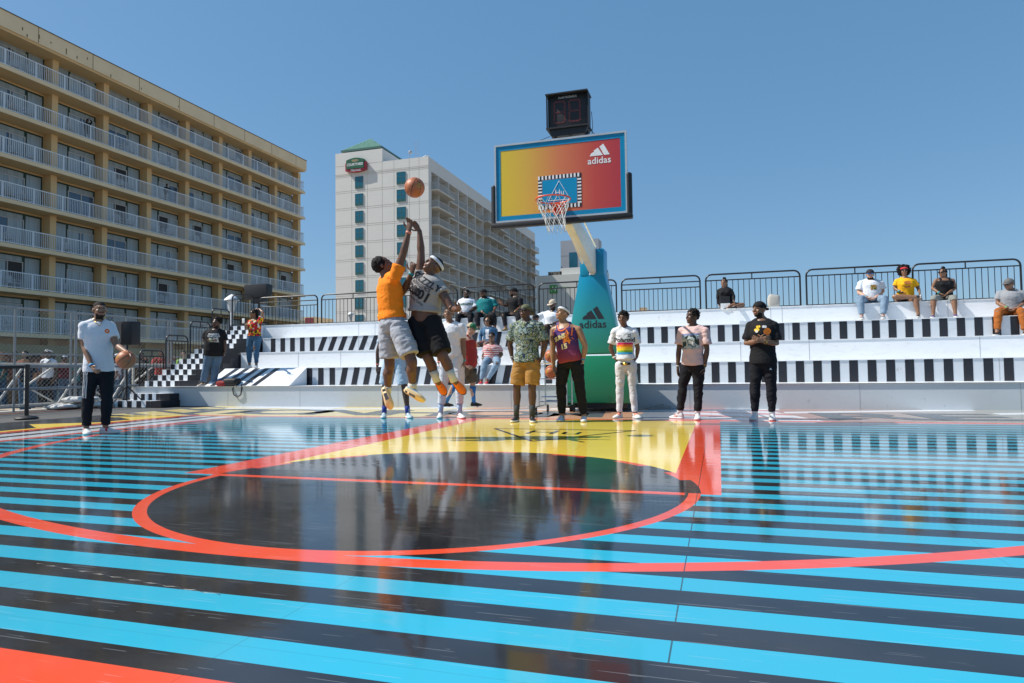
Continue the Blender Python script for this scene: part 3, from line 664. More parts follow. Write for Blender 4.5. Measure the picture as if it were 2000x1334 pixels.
b = MB(); place2d(b, text2d('COURTYARD', .62, .012), (-56.15, 89.34, 35.92), (1, 0, 0), (0, 0, 1), .82, 1.0); place2d(b, text2d('Marriott', .55, .012), (-56.05, 89.44, 34.98), (1, 0, 0), (0, 0, 1)); b.build('lettering', WHITE, S)
b = MB()
for z, w_ in ((36.42, 1.0), (36.55, 1.35), (36.68, 1.1)): b.box((-56.15-w_/2, 89.335, z), (-56.15+w_/2, 89.349, z+.07))
b.build('emblem', mat('sign_tan', (.5, .38, .22), .5), S)
A = thing('roof_antenna', (-46, 92, 36.1), 'thin aerials and a small white camera on the roof edge of the white tower', 'antenna')
b = MB(); b.cyl((-45.6, 91, ZT), (-45.6, 91, ZT+3.0), .03, 5); b.cyl((-45.2, 91, ZT), (-45.2, 91, ZT+3.2), .03, 5); b.cyl((-46.8, 91, ZT), (-46.8, 91, ZT+1.2), .05, 5); b.ell((-46.6, 91, ZT+1.4), (.3, .3, .3)); b.tube([(-44.3, 91, ZT+.3), (-43.7, 91, ZT+.5), (-43.2, 91, ZT+.3)], .08, 5); b.build('mast', mat('aerial', (.35, .36, .38), .5), A)
# ------------------------------------------------------------------ far buildings
F = thing('office_tower', (-23, 150, 0), 'plain grey slab tower with one tall dark window strip behind the basket arm', 'building')
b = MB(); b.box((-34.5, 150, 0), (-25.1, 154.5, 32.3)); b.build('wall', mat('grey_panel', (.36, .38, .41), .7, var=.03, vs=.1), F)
b = MB(); b.box((-32.4, 149.95, 23.2), (-30.4, 150, 29.3)); b.build('window_strip', GT, F)
b = MB()
for z in (20.5, 24.5, 28.5): b.box((-34.5, 149.98, z), (-25.1, 150, z+.08))
b.box((-28.6, 149.98, 15), (-28.52, 150, 32)); b.build('panel_joint', mat('joint_grey', (.22, .24, .26), .7), F)
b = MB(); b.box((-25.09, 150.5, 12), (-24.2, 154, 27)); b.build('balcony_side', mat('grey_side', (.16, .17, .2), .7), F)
b = MB()
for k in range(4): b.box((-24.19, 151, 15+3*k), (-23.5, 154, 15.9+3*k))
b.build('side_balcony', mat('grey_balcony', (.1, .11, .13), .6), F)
G = thing('low_hotel_building', (-25, 115, 0), 'low pale block with a green H sign, left of the basket stand', 'building')
b = MB(); b.box((-31.5, 115, 0), (-17.6, 117, 18.9)); b.build('wall', mat('pale_block', (.55, .55, .51), .8, var=.03, vs=.2), G)
b = MB(); b.box((-26.9, 116, 18.85), (-18.4, 117.5, 20.3)); b.build('roof_block', mat('pale_roof', (.6, .6, .57), .8), G)
b = MB()
for k in range(3): b.box((-29.3+k*.95, 116, 18.9), (-28.5+k*.95, 116.8, 19.7))
b.build('roof_equipment', mat('roof_unit', (.12, .11, .09), .7), G)
S2 = thing('green_sign', (-27, 114.9, 16.5), 'green square sign with a slanted white H on the low pale block', 'sign')
b = MB(); b.box((-28.75, 114.75, 15.35), (-27.25, 114.99, 16.95)); b.build('panel', mat('bright_green', (.05, .26, .05), .4), S2)
b = MB(); place2d(b, text2d('H', 1.35, .01, shear=.25), (-28.0, 114.74, 16.15), (1, 0, 0), (0, 0, 1)); b.build('letter', WHITE, S2)
b = MB(); place2d(b, text2d('Holiday Inn', .46, .004), (-25.95, 114.95, 16.45), (1, 0, 0), (0, 0, 1)); b.build('lettering', mat('sign_green_text', (.16, .36, .16), .5), S2)
b = MB(); place2d(b, text2d('& SUITES', .28, .0), (-25.95, 114.95, 16.0), (1, 0, 0), (0, 0, 1)); b.build('lettering', mat('sign_grey_text', (.22, .25, .3), .5), S2)
B2 = thing('distant_building', (-18, 180, 0), 'small beige flat building far behind the rail right of the basket stand', 'building')
b = MB(); b.box((-21.6, 180, 0), (-15.4, 190, 17.0)); b.box((-15.4, 181, 0), (-12.4, 190, 15.8)); b.box((-19, 180.5, 17), (-17, 182, 17.8)); b.build('wall', mat('beige_block', (.50, .38, .24), .8, var=.2, vs=.6), B2)
b = MB()
for i in range(5):
    for k in range(2): b.box((-21.2+i*1.15, 179.95, 14.0+k*1.5), (-20.7+i*1.15, 180, 14.8+k*1.5))
b.build('windows', DARK, B2)
B3 = thing('distant_building', (-86, 120, 0), 'distant sandy building with a red sign between the yellow hotel and the white tower', 'building')
b = MB(); b.box((-91, 120, 0), (-84.5, 128, 13.2)); b.box((-84.5, 121, 0), (-80, 128, 11.2)); b.build('wall', mat('sand_block', (.52, .42, .28), .8, var=.1, vs=.6), B3)
b = MB(); b.box((-86.7, 119.8, 11.4), (-84.7, 119.99, 13.0)); b.build('red_sign', mat('dull_red', (.18, .03, .04), .6), B3)
# ------------------------------------------------------------------ fence, barrier
FX = -13.0
fe = thing('chain_link_fence', (FX, 2, 0), 'galvanised chain link fence running back along the left side of the court', 'fence')
b = MB(); y0, y1, zb, zt = -3.6, 11.0, .10, 2.30; sp = .105; hgt = zt-zb
for s in (1, -1):
    y = y0-hgt
    while y < y1+hgt:
        ya, za, yb_, zb2 = y, zb, y+hgt, zt
        if s < 0: ya, yb_ = yb_, ya
        p = [(ya, za), (yb_, zb2)]
        def clip(p):
            (a, c), (d, e) = p
            if max(a, d) <= y0 or min(a, d) >= y1: return None
            f = lambda yy: (yy, c+(e-c)*(yy-a)/(d-a))
            q0 = (a, c) if y0 <= a <= y1 else f(min(max(a, y0), y1)); q1 = (d, e) if y0 <= d <= y1 else f(min(max(d, y0), y1)); return q0, q1
        q = clip(p)
        if q: b.tube([(FX+.004*s, q[0][0], q[0][1]), (FX+.004*s, q[1][0], q[1][1])], .0042 if s > 0 else .0028, 3, caps=False)
        y += sp
b.build('wire_mesh', mat('fence_wire', (.42, .41, .38), .4, .5, .5), fe)
b = MB(); b.cyl((FX, y0, 2.32), (FX, y1, 2.32), .022, 8); b.cyl((FX, y0, 1.28), (FX, y1, 1.28), .018, 8); b.cyl((FX, y0, .09), (FX, y1, .09), .018, 8); b.build('fence_rail', GREYM, fe, smooth=50)
for y in (-2.1, -.66, .84, 2.2, 2.33, 3.78, 5.2, 5.33, 6.8, 8.2, 8.33, 9.8): b = MB(); b.cyl((FX, y, -.02), (FX, y, 2.34), .024 if y not in (2.33, 5.33) else .032, 8); b.build('fence_post', GREYM, fe, smooth=50)
tr = thing('crowd_barrier', (FX-.35, 2, 0), 'white truss crowd barrier standing behind the chain link fence', 'barrier')
WTR = mat('weathered_white', (.62, .61, .57), .6, var=.15); b = MB(); X_ = FX-.4
for z in (1.07, .12): b.cyl((X_, -5, z), (X_, 10, z), .02, 8)
y = -4.6; k = 0
while y < 9.6:
    b.cyl((X_, y, .1), (X_, y, 1.07), .018 if k % 2 else .03, 6); b.cyl((X_, y, .55), (X_+.0, y+.75, 1.05), .022, 6); b.cyl((X_, y, .55), (X_, y-.0+.75, .12), .02, 6); b.cyl((X_+.03, y+.8, .12), (X_+.03, y+1.45, 1.05), .025, 6); y += 1.5; k += 1
b.build('truss_bar', WTR, tr, smooth=50)
gr = thing('pipe_handrail', (FX+.35, 1, 0), 'thick grey double pipe handrail in front of the chain link fence', 'handrail')
b = MB(); b.cyl((FX+.3, -6, 1.0), (FX+.3, 7, 1.0), .03, 10); b.cyl((FX+.3, -6, .50), (FX+.3, 7, .50), .03, 10); b.build('pipe', mat('blue_grey_pipe', (.22, .25, .28), .35, .5, .3), gr, smooth=50)
b = MB()
for y in (-4.5, 4.2, 6.8): b.cyl((FX+.3, y, -.02), (FX+.3, y, 1.0), .028, 8)
b.build('pipe_post', GREYM, gr, smooth=50)
# stanchion
sn = thing('belt_stanchion', (-10.15, -1.01, 0), 'black retractable belt stanchion standing on the asphalt at the left edge', 'stanchion')
b = MB(); b.cyl((-10.15, -1.01, .04), (-10.15, -1.01, .93), .035, 14); b.cyl((-10.15, -1.01, .93), (-10.15, -1.01, 1.0), .045, 14); b.build('post', BLACKM, sn, smooth=50)
b = MB(); b.tube([(-10.15, -1.01, 0), (-10.15, -1.01, .018), (-10.15, -1.01, .035), (-10.15, -1.01, .06)], [.19, .19, .17, .05], 24); b.build('base', DARK, sn, smooth=40)
b = MB(); b.box((-13.5, -1.5, .93), (-13.49, -1.49, .94)); b = MB(); b.add([(-10.19, -1.01, .925), (-10.19, -1.01, .985), (-13.0, -1.9, .955), (-13.0, -1.9, .90)], [(0, 1, 2, 3)]); b.add([(-10.19, -1.008, .925), (-10.19, -1.008, .985), (-13.0, -1.898, .955), (-13.0, -1.898, .90)], [(3, 2, 1, 0)]); b.build('belt', DARK, sn)
# speaker on tripod
sp_ = thing('speaker_stand', (-11.74, 2.65, 0), 'black tripod stand carrying a loudspeaker beside the man in white', 'tripod stand')
b = MB(); b.cyl((-11.74, 2.65, .12), (-11.74, 2.65, 1.55), .022, 8); b.build('pole', BLACKM, sp_, smooth=50)
for a in (20, 140, 260): b = MB(); b.cyl((-11.74, 2.65, .52), (-11.74+.55*math.cos(R_(a)), 2.65+.4*math.sin(R_(a)), .01), .014, 6); b.build('leg', BLACKM, sp_, smooth=50)
s_ = thing('loudspeaker', (-11.74, 2.65, 1.5), 'black loudspeaker box on a tripod beside the man in white', 'loudspeaker')
b = MB(); b.prism([(-.27, -.14), (.02, -.17), (.24, -.10), (.24, .16), (-.24, .16)], (1, 0, 0), (0, 1, 0), (-11.74, 2.65, 1.51), (0, 0, .57)); b.build('cabinet', DARK, s_, bevel=.012)
b = MB(); b.prism([(-.255, -.155), (.01, -.183), (.01, -.175), (-.255, -.145)], (1, 0, 0), (0, 1, 0), (-11.74, 2.65, 1.55), (0, 0, .48)); b.build('grille', mat('grille', (.03, .03, .033), .7), s_)
tv = thing('loudspeaker', (-11.7, 7.4, 3.1), 'flat black loudspeaker box on a pole above the corner of the top rail', 'loudspeaker')
b = MB(); b.box((-12.1, 7.3, 3.12), (-11.28, 7.6, 3.55)); b.build('cabinet', DARK, tv, bevel=.01); b = MB(); b.cyl((-11.65, 7.45, 2.2), (-11.65, 7.45, 3.12), .03, 8); b.build('pole', BLACKM, tv, smooth=50); b = MB(); b.box((-11.8, 7.28, 2.95), (-11.4, 7.5, 3.1)); b.build('bracket', BLACKM, tv)
def lamp(x, y, z0, z1, lb):
    t = thing('street_lamp', (x, y, z0), lb, 'lamp post'); b = MB(); b.tube([(x, y, z0), (x, y, z1-.45)], .05, 10); b.build('post', WHITE, t, smooth=50)
    b = MB(); b.tube([(x, y, z1-.45), (x, y, z1-.1), (x, y, z1-.08)], [.09, .16, .0], 10); b.build('lantern', mat('lamp_glass', (.6, .62, .62), .3), t, smooth=50)
    b = MB(); b.tube([(x, y, z1-.09), (x, y, z1-.05), (x, y, z1+.06), (x, y, z1+.12)], [.24, .23, .1, .01], 12); b.build('lamp_cap', WHITE, t, smooth=50)
lamp(-13.4, 8.3, -.38, 3.3, 'white lamp post beside the stair rails, in front of the yellow hotel')
lamp(-21.8, 30, -.38, 4.75, 'white lamp post seen through the rail in front of the white tower')
# sand bags
def bag(x, y, z, l, w_, h, rz, lb, m_):
    b = MB(); b.ell((0, 0, h/2), (l/2, w_/2, h/2), seg=20, rings=10); vs = []
    for v in b.v:
        q = Vector(v); e = 1.0; sx = math.copysign(abs(q.x/(l/2))**.55, q.x)*l/2; sy = math.copysign(abs(q.y/(w_/2))**.6, q.y)*w_/2
        nn = noise.noise(Vector((sx*4+x, sy*4, q.z*6)))*.035; vs.append((sx, sy, max(.0, q.z+nn)))
    b.v = vs; o = b.build('sandbag', m_, smooth=70); o.location = (x, y, z); o.rotation_euler = (0, 0, rz); tag(o, lb, 'sandbag', 'white sandbags at the foot of the fence'); return o
SB = mat('woven_white', (.58, .57, .55), .7, var=.15, vs=8, bmp=.5, bs=14)
bag(-12.55, 2.35, -.01, 1.2, .45, .16, .3, 'white sandbag lying lowest on the asphalt, closest to the man in white', SB); bag(-12.75, 1.75, -.01, .9, .45, .13, -.2, 'flat white sandbag on the asphalt, left end of the pile', SB); bag(-12.6, 2.15, .14, .8, .4, .14, .5, 'white sandbag on top of the pile by the fence', SB)
bag(-12.0, 3.0, -.01, .8, .35, .2, .2, 'crumpled black bag behind the tripod legs', mat('black_bag', (.012, .012, .014), .6, bmp=.5, bs=12))
def bagthing(loc, sz, lb, cat, m_, nm, seed=0):
    b = MB(); b.ell((0, 0, 0), (1, 1, 1), seg=24, rings=14); sg = lambda a, e: math.copysign(abs(a)**e, a); b.v = [(sg(v[0], .5)*sz[0]/2*(1+.10*noise.noise(Vector((v[0]*3+seed, v[1]*3, v[2]*3)))), sg(v[1], .6)*sz[1]/2, sz[2]/2*(1+sg(v[2], .6))*(1+.12*noise.noise(Vector((v[0]*2+seed, 5, v[2]*2))))) for v in b.v]
    o = b.build(nm, m_, smooth=70); o.location = loc; tag(o, lb, cat); return o
bagthing((-9.2, 3.3, .477), (.42, .24, .2), 'black and red bag lying on the first ledge beside the bearded man', 'bag', mat('black_bag', (.012, .012, .014), .6), 'camera_bag', 3)
bagthing((-9.45, 3.27, .477), (.30, .2, .13), 'red cloth bundle beside the black bag on the first ledge', 'cloth', mat('red_cloth', (.25, .02, .02), .8), 'cloth_bundle', 5)
b = MB(); b.tube([(-9.0, 3.2, .5), (-9.05, 3.13, .42), (-9.0, 3.12, .28), (-8.9, 3.12, .22), (-8.8, 3.12, .28), (-8.78, 3.13, .44), (-8.85, 3.2, .52)], .014, 6); o = b.build('camera_strap', DARK, smooth=60); tag(o, 'black camera strap hanging over the front of the first ledge', 'strap')
bagthing((3.35, 6.95, 2.2), (.28, .2, .31), 'white drawstring bag with a coloured print standing on the top row', 'bag', mat('canvas_bag', (.42, .40, .36), .8), 'drawstring_bag', 9)
bagthing((6.9, 7.0, 2.2), (.35, .22, .14), 'black bag lying on the top row between the two seated women', 'bag', mat('black_bag', (.012, .012, .014), .6), 'shoulder_bag', 11)
t = thing('storage_box', (2.25, 6.8, 2.2), 'small stacked black and white box beside the woman sitting cross-legged', 'box'); b = MB(); b.box((2.13, 6.75, 2.2), (2.35, 6.95, 2.33)); b.build('lower_box', WHITE, t); b = MB(); b.box((2.135, 6.755, 2.331), (2.345, 6.945, 2.5)); b.build('upper_box', DARK, t)
cp = thing('baseball_cap', (-3.55, 3.35, .477), 'black cap with a red badge lying on the first ledge between the players', 'cap'); b = MB(); b.ell((-3.55, 3.38, .49), (.10, .11, .12)); b.v = [(v[0], v[1], max(v[2], .478)) for v in b.v]; b.build('crown', DARK, cp, smooth=60); b = MB(); b.prism([(-.09, 0), (.09, 0), (.07, -.07), (-.07, -.07)], (1, 0, 0), (0, 1, 0), (-3.55, 3.3, .478), (0, 0, .012)); b.build('brim', DARK, cp); b = MB(); b.box((-3.59, 3.262, .53), (-3.51, 3.268, .565)); b.build('badge', mat('red_cloth', (.25, .02, .02), .8), cp)
PEOPLE = """[["A",1.03,[-5.935,-3.2,1.665],[-5.969,-3.2,1.533],[-6.053,-3.326,1.458],[-6.047,-3.326,1.172],[-5.855,-3.376,0.9],[-5.73,-3.406,0.801],[-5.898,-3.074,1.468],[-5.716,-3.134,1.186],[-5.341,-3.294,1.07],[-5.264,-3.314,0.915],[-5.985,-3.263,0.84],[-6.049,-3.263,0.493],[-6.072,-3.263,0.088],[-5.857,-3.403,0.03],[-5.897,-3.137,0.838],[-5.861,-3.137,0.488],[-5.885,-3.137,0.088],[-5.71,-3.087,0.03]],
["orange",1.04,[-1.689,-3.15,2.031],[-1.637,-3.15,1.902],[-1.769,-2.994,1.889],[-1.494,-3.044,1.708],[-1.346,-3.094,1.944],[-1.324,-3.094,2.061],[-1.448,-3.306,1.897],[-1.355,-3.306,2.128],[-1.28,-3.306,2.385],[-1.262,-3.306,2.51],[-1.697,-3.072,1.333],[-1.655,-3.072,0.863],[-1.711,-3.022,0.543],[-1.66,-3.002,0.382],[-1.442,-3.228,1.316],[-1.265,-3.278,0.895],[-1.297,-3.198,0.587],[-1.091,-3.178,0.471]],
["grey",1.04,[-1.121,-3.0,2.02],[-1.187,-3.0,1.932],[-1.29,-2.983,1.932],[-1.28,-2.983,2.186],[-1.299,-2.983,2.449],[-1.377,-3.013,2.57],[-1.024,-3.017,1.758],[-0.862,-3.067,1.501],[-0.715,-3.267,1.466],[-0.631,-3.367,1.501],[-1.34,-2.991,1.386],[-1.162,-3.071,0.944],[-1.078,-3.011,0.678],[-0.974,-2.961,0.49],[-1.144,-3.009,1.379],[-0.969,-3.089,0.96],[-0.854,-3.029,0.677],[-0.72,-2.979,0.51]],
["bluewhite",1.0,[-3.232,0.15,1.688],[-3.233,0.15,1.563],[-3.468,0.15,1.492],[-3.548,0.15,1.159],[-3.568,0.15,0.883],[-3.566,0.15,0.723],[-3.001,0.15,1.478],[-2.95,0.15,1.147],[-2.967,0.15,0.889],[-2.975,0.15,0.732],[-3.355,0.15,0.967],[-3.415,0.15,0.548],[-3.44,0.15,0.085],[-3.382,0.01,0.03],[-3.109,0.15,0.963],[-3.058,0.15,0.546],[-2.995,0.15,0.085],[-2.859,0.01,0.03]],
["vneck",1.0,[-2.26,0.2,1.74],[-2.22,0.2,1.594],[-2.38,0.183,1.54],[-2.452,0.183,1.212],[-2.427,0.183,0.912],[-2.387,0.183,0.787],[-2.041,0.217,1.531],[-2.003,0.217,1.203],[-1.991,0.217,0.935],[-2.001,0.217,0.82],[-2.305,0.192,1.036],[-2.35,0.192,0.632],[-2.417,0.192,0.085],[-2.372,0.052,0.03],[-2.104,0.208,1.032],[-2.067,0.208,0.63],[-2.078,0.208,0.085],[-1.937,0.068,0.03]],
["redtank",0.98,[-2.689,2.45,1.624],[-2.764,2.45,1.494],[-2.802,2.27,1.399],[-2.822,2.27,1.147],[-2.766,2.27,0.905],[-2.685,2.27,0.858],[-2.829,2.63,1.402],[-2.883,2.58,1.143],[-2.815,2.58,0.895],[-2.761,2.58,0.848],[-2.768,2.36,0.894],[-2.982,2.36,0.573],[-3.223,2.36,0.169],[-3.156,2.5,0.069],[-2.775,2.54,0.895],[-2.717,2.54,0.533],[-2.696,2.54,0.15],[-2.587,2.68,0.061]],
["hawaii",1.01,[-0.737,-0.42,1.664],[-0.712,-0.42,1.531],[-0.94,-0.393,1.47],[-1.009,-0.363,1.181],[-0.978,-0.363,0.968],[-0.93,-0.393,0.879],[-0.493,-0.447,1.453],[-0.439,-0.417,1.166],[-0.495,-0.417,0.976],[-0.533,-0.447,0.881],[-0.824,-0.407,0.921],[-0.894,-0.407,0.527],[-0.908,-0.407,0.086],[-0.913,-0.547,0.03],[-0.626,-0.433,0.917],[-0.646,-0.433,0.527],[-0.652,-0.433,0.086],[-0.597,-0.573,0.03]],
["jersey",1.02,[-0.223,-0.17,1.639],[-0.202,-0.17,1.501],[-0.37,-0.136,1.409],[-0.391,-0.136,1.089],[-0.382,-0.136,0.825],[-0.345,-0.136,0.681],[0.034,-0.204,1.401],[0.133,-0.204,1.139],[0.092,-0.204,0.905],[0.063,-0.204,0.788],[-0.211,-0.153,0.894],[-0.262,-0.153,0.546],[-0.256,-0.153,0.087],[-0.265,-0.293,0.03],[-0.01,-0.187,0.891],[0.032,-0.187,0.53],[0.093,-0.187,0.087],[0.111,-0.327,0.03]],
["rainbow",1.0,[0.601,0.6,1.584],[0.619,0.6,1.456],[0.465,0.6,1.399],[0.385,0.65,1.118],[0.449,0.65,0.957],[0.529,0.6,0.863],[0.771,0.6,1.39],[0.82,0.65,1.108],[0.798,0.65,0.959],[0.744,0.6,0.868],[0.554,0.6,0.855],[0.527,0.6,0.489],[0.515,0.6,0.085],[0.468,0.46,0.03],[0.711,0.6,0.852],[0.728,0.6,0.488],[0.762,0.6,0.085],[0.841,0.46,0.03]],
["pink",1.01,[1.679,0.45,1.567],[1.697,0.45,1.434],[1.524,0.509,1.371],[1.465,0.509,1.063],[1.443,0.509,0.796],[1.447,0.509,0.663],[1.863,0.391,1.354],[1.887,0.391,1.051],[1.842,0.391,0.791],[1.815,0.391,0.645],[1.585,0.48,0.803],[1.514,0.48,0.497],[1.458,0.48,0.086],[1.353,0.56,0.03],[1.755,0.42,0.8],[1.747,0.42,0.481],[1.727,0.42,0.086],[1.728,0.28,0.03]],
["crossed",1.04,[2.647,0.45,1.641],[2.684,0.45,1.506],[2.524,0.478,1.421],[2.459,0.458,1.138],[2.634,0.258,1.175],[2.746,0.258,1.204],[2.847,0.422,1.407],[2.872,0.402,1.127],[2.681,0.182,1.155],[2.571,0.162,1.196],[2.607,0.464,0.837],[2.565,0.464,0.509],[2.551,0.464,0.088],[2.507,0.324,0.03],[2.763,0.436,0.835],[2.788,0.436,0.508],[2.789,0.436,0.088],[2.783,0.296,0.03]],
["whitejersey",1.05,[-4.534,7.0,2.898],[-4.531,7.0,2.772],[-4.715,7.0,2.699],[-4.774,6.95,2.489],[-4.601,6.75,2.35],[-4.525,6.75,2.303],[-4.351,7.0,2.683],[-4.277,6.95,2.479],[-4.411,6.7,2.348],[-4.515,6.7,2.316],[-4.632,7.0,2.298],[-4.645,6.62,2.235],[-4.638,6.57,1.941],[-4.582,6.43,1.871],[-4.441,7.0,2.291],[-4.297,6.62,2.258],[-4.263,6.57,1.938],[-4.192,6.43,1.859]],
["teal",1.05,[-4.048,7.0,2.876],[-4.008,7.0,2.749],[-4.167,7.017,2.668],[-4.179,6.967,2.494],[-3.986,6.767,2.346],[-3.913,6.767,2.282],[-3.759,6.983,2.657],[-3.686,6.983,2.485],[-3.646,6.733,2.409],[-3.651,6.733,2.296],[-4.054,7.009,2.287],[-4.105,6.629,2.261],[-4.053,6.579,1.924],[-4.012,6.439,1.851],[-3.851,6.991,2.279],[-3.638,6.611,2.234],[-3.579,6.561,1.917],[-3.515,6.421,1.839]],
["blackback",1.03,[-3.196,7.0,2.873],[-3.142,7.0,2.759],[-3.335,7.112,2.695],[-3.402,7.112,2.52],[-3.484,6.962,2.54],[-3.548,6.962,2.601],[-2.955,6.888,2.657],[-2.958,6.888,2.448],[-3.047,6.638,2.31],[-3.156,6.638,2.245],[-3.267,7.056,2.271],[-3.367,6.676,2.255],[-3.301,6.626,1.904],[-3.32,6.486,1.828],[-3.077,6.944,2.256],[-2.928,6.564,2.205],[-2.926,6.514,1.894],[-2.894,6.374,1.809]],
["denim",0.98,[-3.353,5.35,1.983],[-3.315,5.35,1.856],[-3.484,5.366,1.79],[-3.563,5.366,1.607],[-3.493,5.216,1.463],[-3.443,5.216,1.382],[-3.159,5.334,1.778],[-3.17,5.334,1.563],[-3.261,5.084,1.484],[-3.345,5.084,1.431],[-3.391,5.358,1.433],[-3.483,4.978,1.415],[-3.495,4.928,0.967],[-3.452,4.788,0.903],[-3.242,5.342,1.429],[-3.277,4.962,1.409],[-3.331,4.912,0.956],[-3.282,4.772,0.901]],
["stripes",0.95,[-2.93,4.4,1.551],[-2.932,4.4,1.379],[-3.079,4.4,1.329],[-3.123,4.4,1.117],[-2.962,4.2,1.019],[-2.902,4.2,0.966],[-2.757,4.4,1.322],[-2.69,4.4,1.136],[-2.77,4.18,1.003],[-2.854,4.18,0.952],[-3.012,4.4,1.03],[-2.963,3.98,0.948],[-3.021,3.9,0.542],[-3.011,3.76,0.482],[-2.83,4.4,1.027],[-2.663,3.98,0.943],[-2.884,3.9,0.554],[-2.869,3.76,0.481]],
["beigecap",1.05,[-1.89,6.1,2.411],[-1.893,6.1,2.234],[-2.175,6.152,2.183],[-2.326,6.052,2.063],[-2.342,6.052,1.855],[-2.33,6.052,1.75],[-1.696,6.048,2.158],[-1.672,6.048,1.963],[-1.871,5.828,1.899],[-1.99,5.828,1.87],[-1.986,6.126,1.822],[-1.996,5.746,1.801],[-1.949,5.746,1.469],[-1.941,5.606,1.388],[-1.813,6.074,1.814],[-1.749,5.694,1.791],[-1.728,5.694,1.461],[-1.709,5.554,1.381]],
["blackcap2",0.92,[-2.123,5.3,2.0],[-2.087,5.3,1.866],[-2.241,5.387,1.801],[-2.27,5.387,1.589],[-2.165,5.187,1.454],[-2.127,5.187,1.403],[-1.911,5.213,1.781],[-1.876,5.213,1.571],[-1.935,4.993,1.441],[-1.986,4.993,1.393],[-2.131,5.344,1.408],[-2.054,4.964,1.394],[-2.033,4.964,1.053],[-2.009,4.824,1.003],[-1.954,5.256,1.401],[-1.83,4.876,1.386],[-1.836,4.876,1.049],[-1.8,4.736,0.999]],
["crossleg",0.95,[2.225,7.0,2.85],[2.254,7.0,2.752],[2.108,7.031,2.685],[2.073,7.031,2.499],[2.099,7.031,2.321],[2.119,7.031,2.265],[2.373,6.969,2.666],[2.437,6.919,2.498],[2.432,6.769,2.388],[2.46,6.769,2.346],[2.206,7.016,2.292],[2.49,6.816,2.295],[2.323,6.716,2.252],[2.277,6.716,2.238],[2.312,6.984,2.285],[2.654,6.834,2.281],[2.439,6.584,2.236],[2.379,6.584,2.223]],
["bluesunglasses",1.03,[5.452,7.0,2.886],[5.456,7.0,2.765],[5.25,6.973,2.702],[5.197,6.973,2.482],[5.309,6.723,2.34],[5.414,6.723,2.285],[5.667,7.027,2.687],[5.704,7.027,2.489],[5.506,6.777,2.328],[5.433,6.777,2.289],[5.357,6.986,2.295],[5.144,6.606,2.297],[5.166,6.556,1.907],[5.143,6.416,1.833],[5.566,7.014,2.288],[5.66,6.634,2.277],[5.603,6.584,1.902],[5.571,6.444,1.826]],
["yellowwoman",0.95,[6.15,7.0,2.929],[6.166,7.0,2.779],[5.988,6.984,2.717],[5.937,6.984,2.54],[6.011,6.834,2.448],[6.101,6.834,2.396],[6.357,7.016,2.702],[6.429,7.016,2.514],[6.4,6.816,2.39],[6.419,6.816,2.33],[6.055,6.992,2.265],[5.87,6.692,2.321],[6.285,6.592,2.293],[6.424,6.592,2.272],[6.256,7.008,2.258],[6.271,6.628,2.239],[6.298,6.578,1.897],[6.256,6.438,1.825]],
["blacktank",0.95,[6.918,7.0,2.842],[6.945,7.0,2.729],[6.776,7.0,2.696],[6.705,7.0,2.505],[6.787,6.8,2.37],[6.854,6.8,2.309],[7.109,7.0,2.679],[7.145,7.0,2.484],[6.933,6.78,2.361],[6.868,6.78,2.298],[6.838,7.0,2.25],[6.62,6.62,2.252],[6.582,6.57,1.886],[6.53,6.43,1.82],[7.017,7.0,2.243],[7.008,6.62,2.235],[7.006,6.57,1.879],[6.974,6.43,1.808]],
["greytee",1.05,[7.872,6.15,2.435],[7.907,6.15,2.319],[7.717,6.191,2.264],[7.674,6.191,2.059],[7.757,5.941,1.931],[7.858,5.941,1.881],[8.08,6.109,2.238],[8.118,6.109,2.033],[7.897,5.859,1.913],[7.816,5.859,1.876],[7.788,6.171,1.856],[7.542,5.791,1.862],[7.487,5.741,1.452],[7.399,5.601,1.382],[7.969,6.129,1.846],[7.933,5.749,1.844],[7.955,5.699,1.437],[7.901,5.559,1.366]],
["afroblack",1.06,[-9.756,3.4,2.025],[-9.765,3.4,1.883],[-9.965,3.315,1.805],[-10.033,3.315,1.594],[-9.677,3.165,1.608],[-9.482,3.115,1.615],[-9.642,3.485,1.804],[-9.578,3.485,1.518],[-9.577,3.485,1.348],[-9.583,3.485,1.248],[-9.913,3.357,1.266],[-10.013,3.357,0.928],[-10.114,3.357,0.565],[-10.091,3.217,0.505],[-9.746,3.443,1.265],[-9.812,3.443,0.925],[-9.872,3.443,0.565],[-9.756,3.303,0.505]],
["patterned",0.95,[-8.937,3.75,2.261],[-8.906,3.75,2.111],[-9.107,3.781,2.062],[-9.093,3.701,1.885],[-8.917,3.481,1.938],[-8.897,3.401,1.989],[-8.719,3.719,2.046],[-8.651,3.739,2.272],[-8.808,3.789,2.374],[-8.943,3.809,2.389],[-9.032,3.766,1.672],[-9.085,3.766,1.373],[-9.073,3.766,0.991],[-9.062,3.626,0.94],[-8.797,3.734,1.665],[-8.846,3.734,1.367],[-8.845,3.734,0.991],[-8.752,3.594,0.94]],
["yellowseat",0.95,[-7.025,7.0,2.702],[-7.025,7.0,2.533],[-7.187,7.0,2.466],[-7.232,7.0,2.225],[-7.029,6.8,2.013],[-6.976,6.8,1.964],[-6.838,7.0,2.453],[-6.786,7.0,2.21],[-6.817,6.8,2.007],[-6.896,6.8,1.961],[-7.109,7.0,1.988],[-6.959,6.62,1.954],[-6.918,6.57,1.667],[-6.843,6.43,1.589],[-6.921,7.0,1.982],[-6.723,6.62,1.947],[-6.698,6.57,1.661],[-6.626,6.43,1.584]]]"""
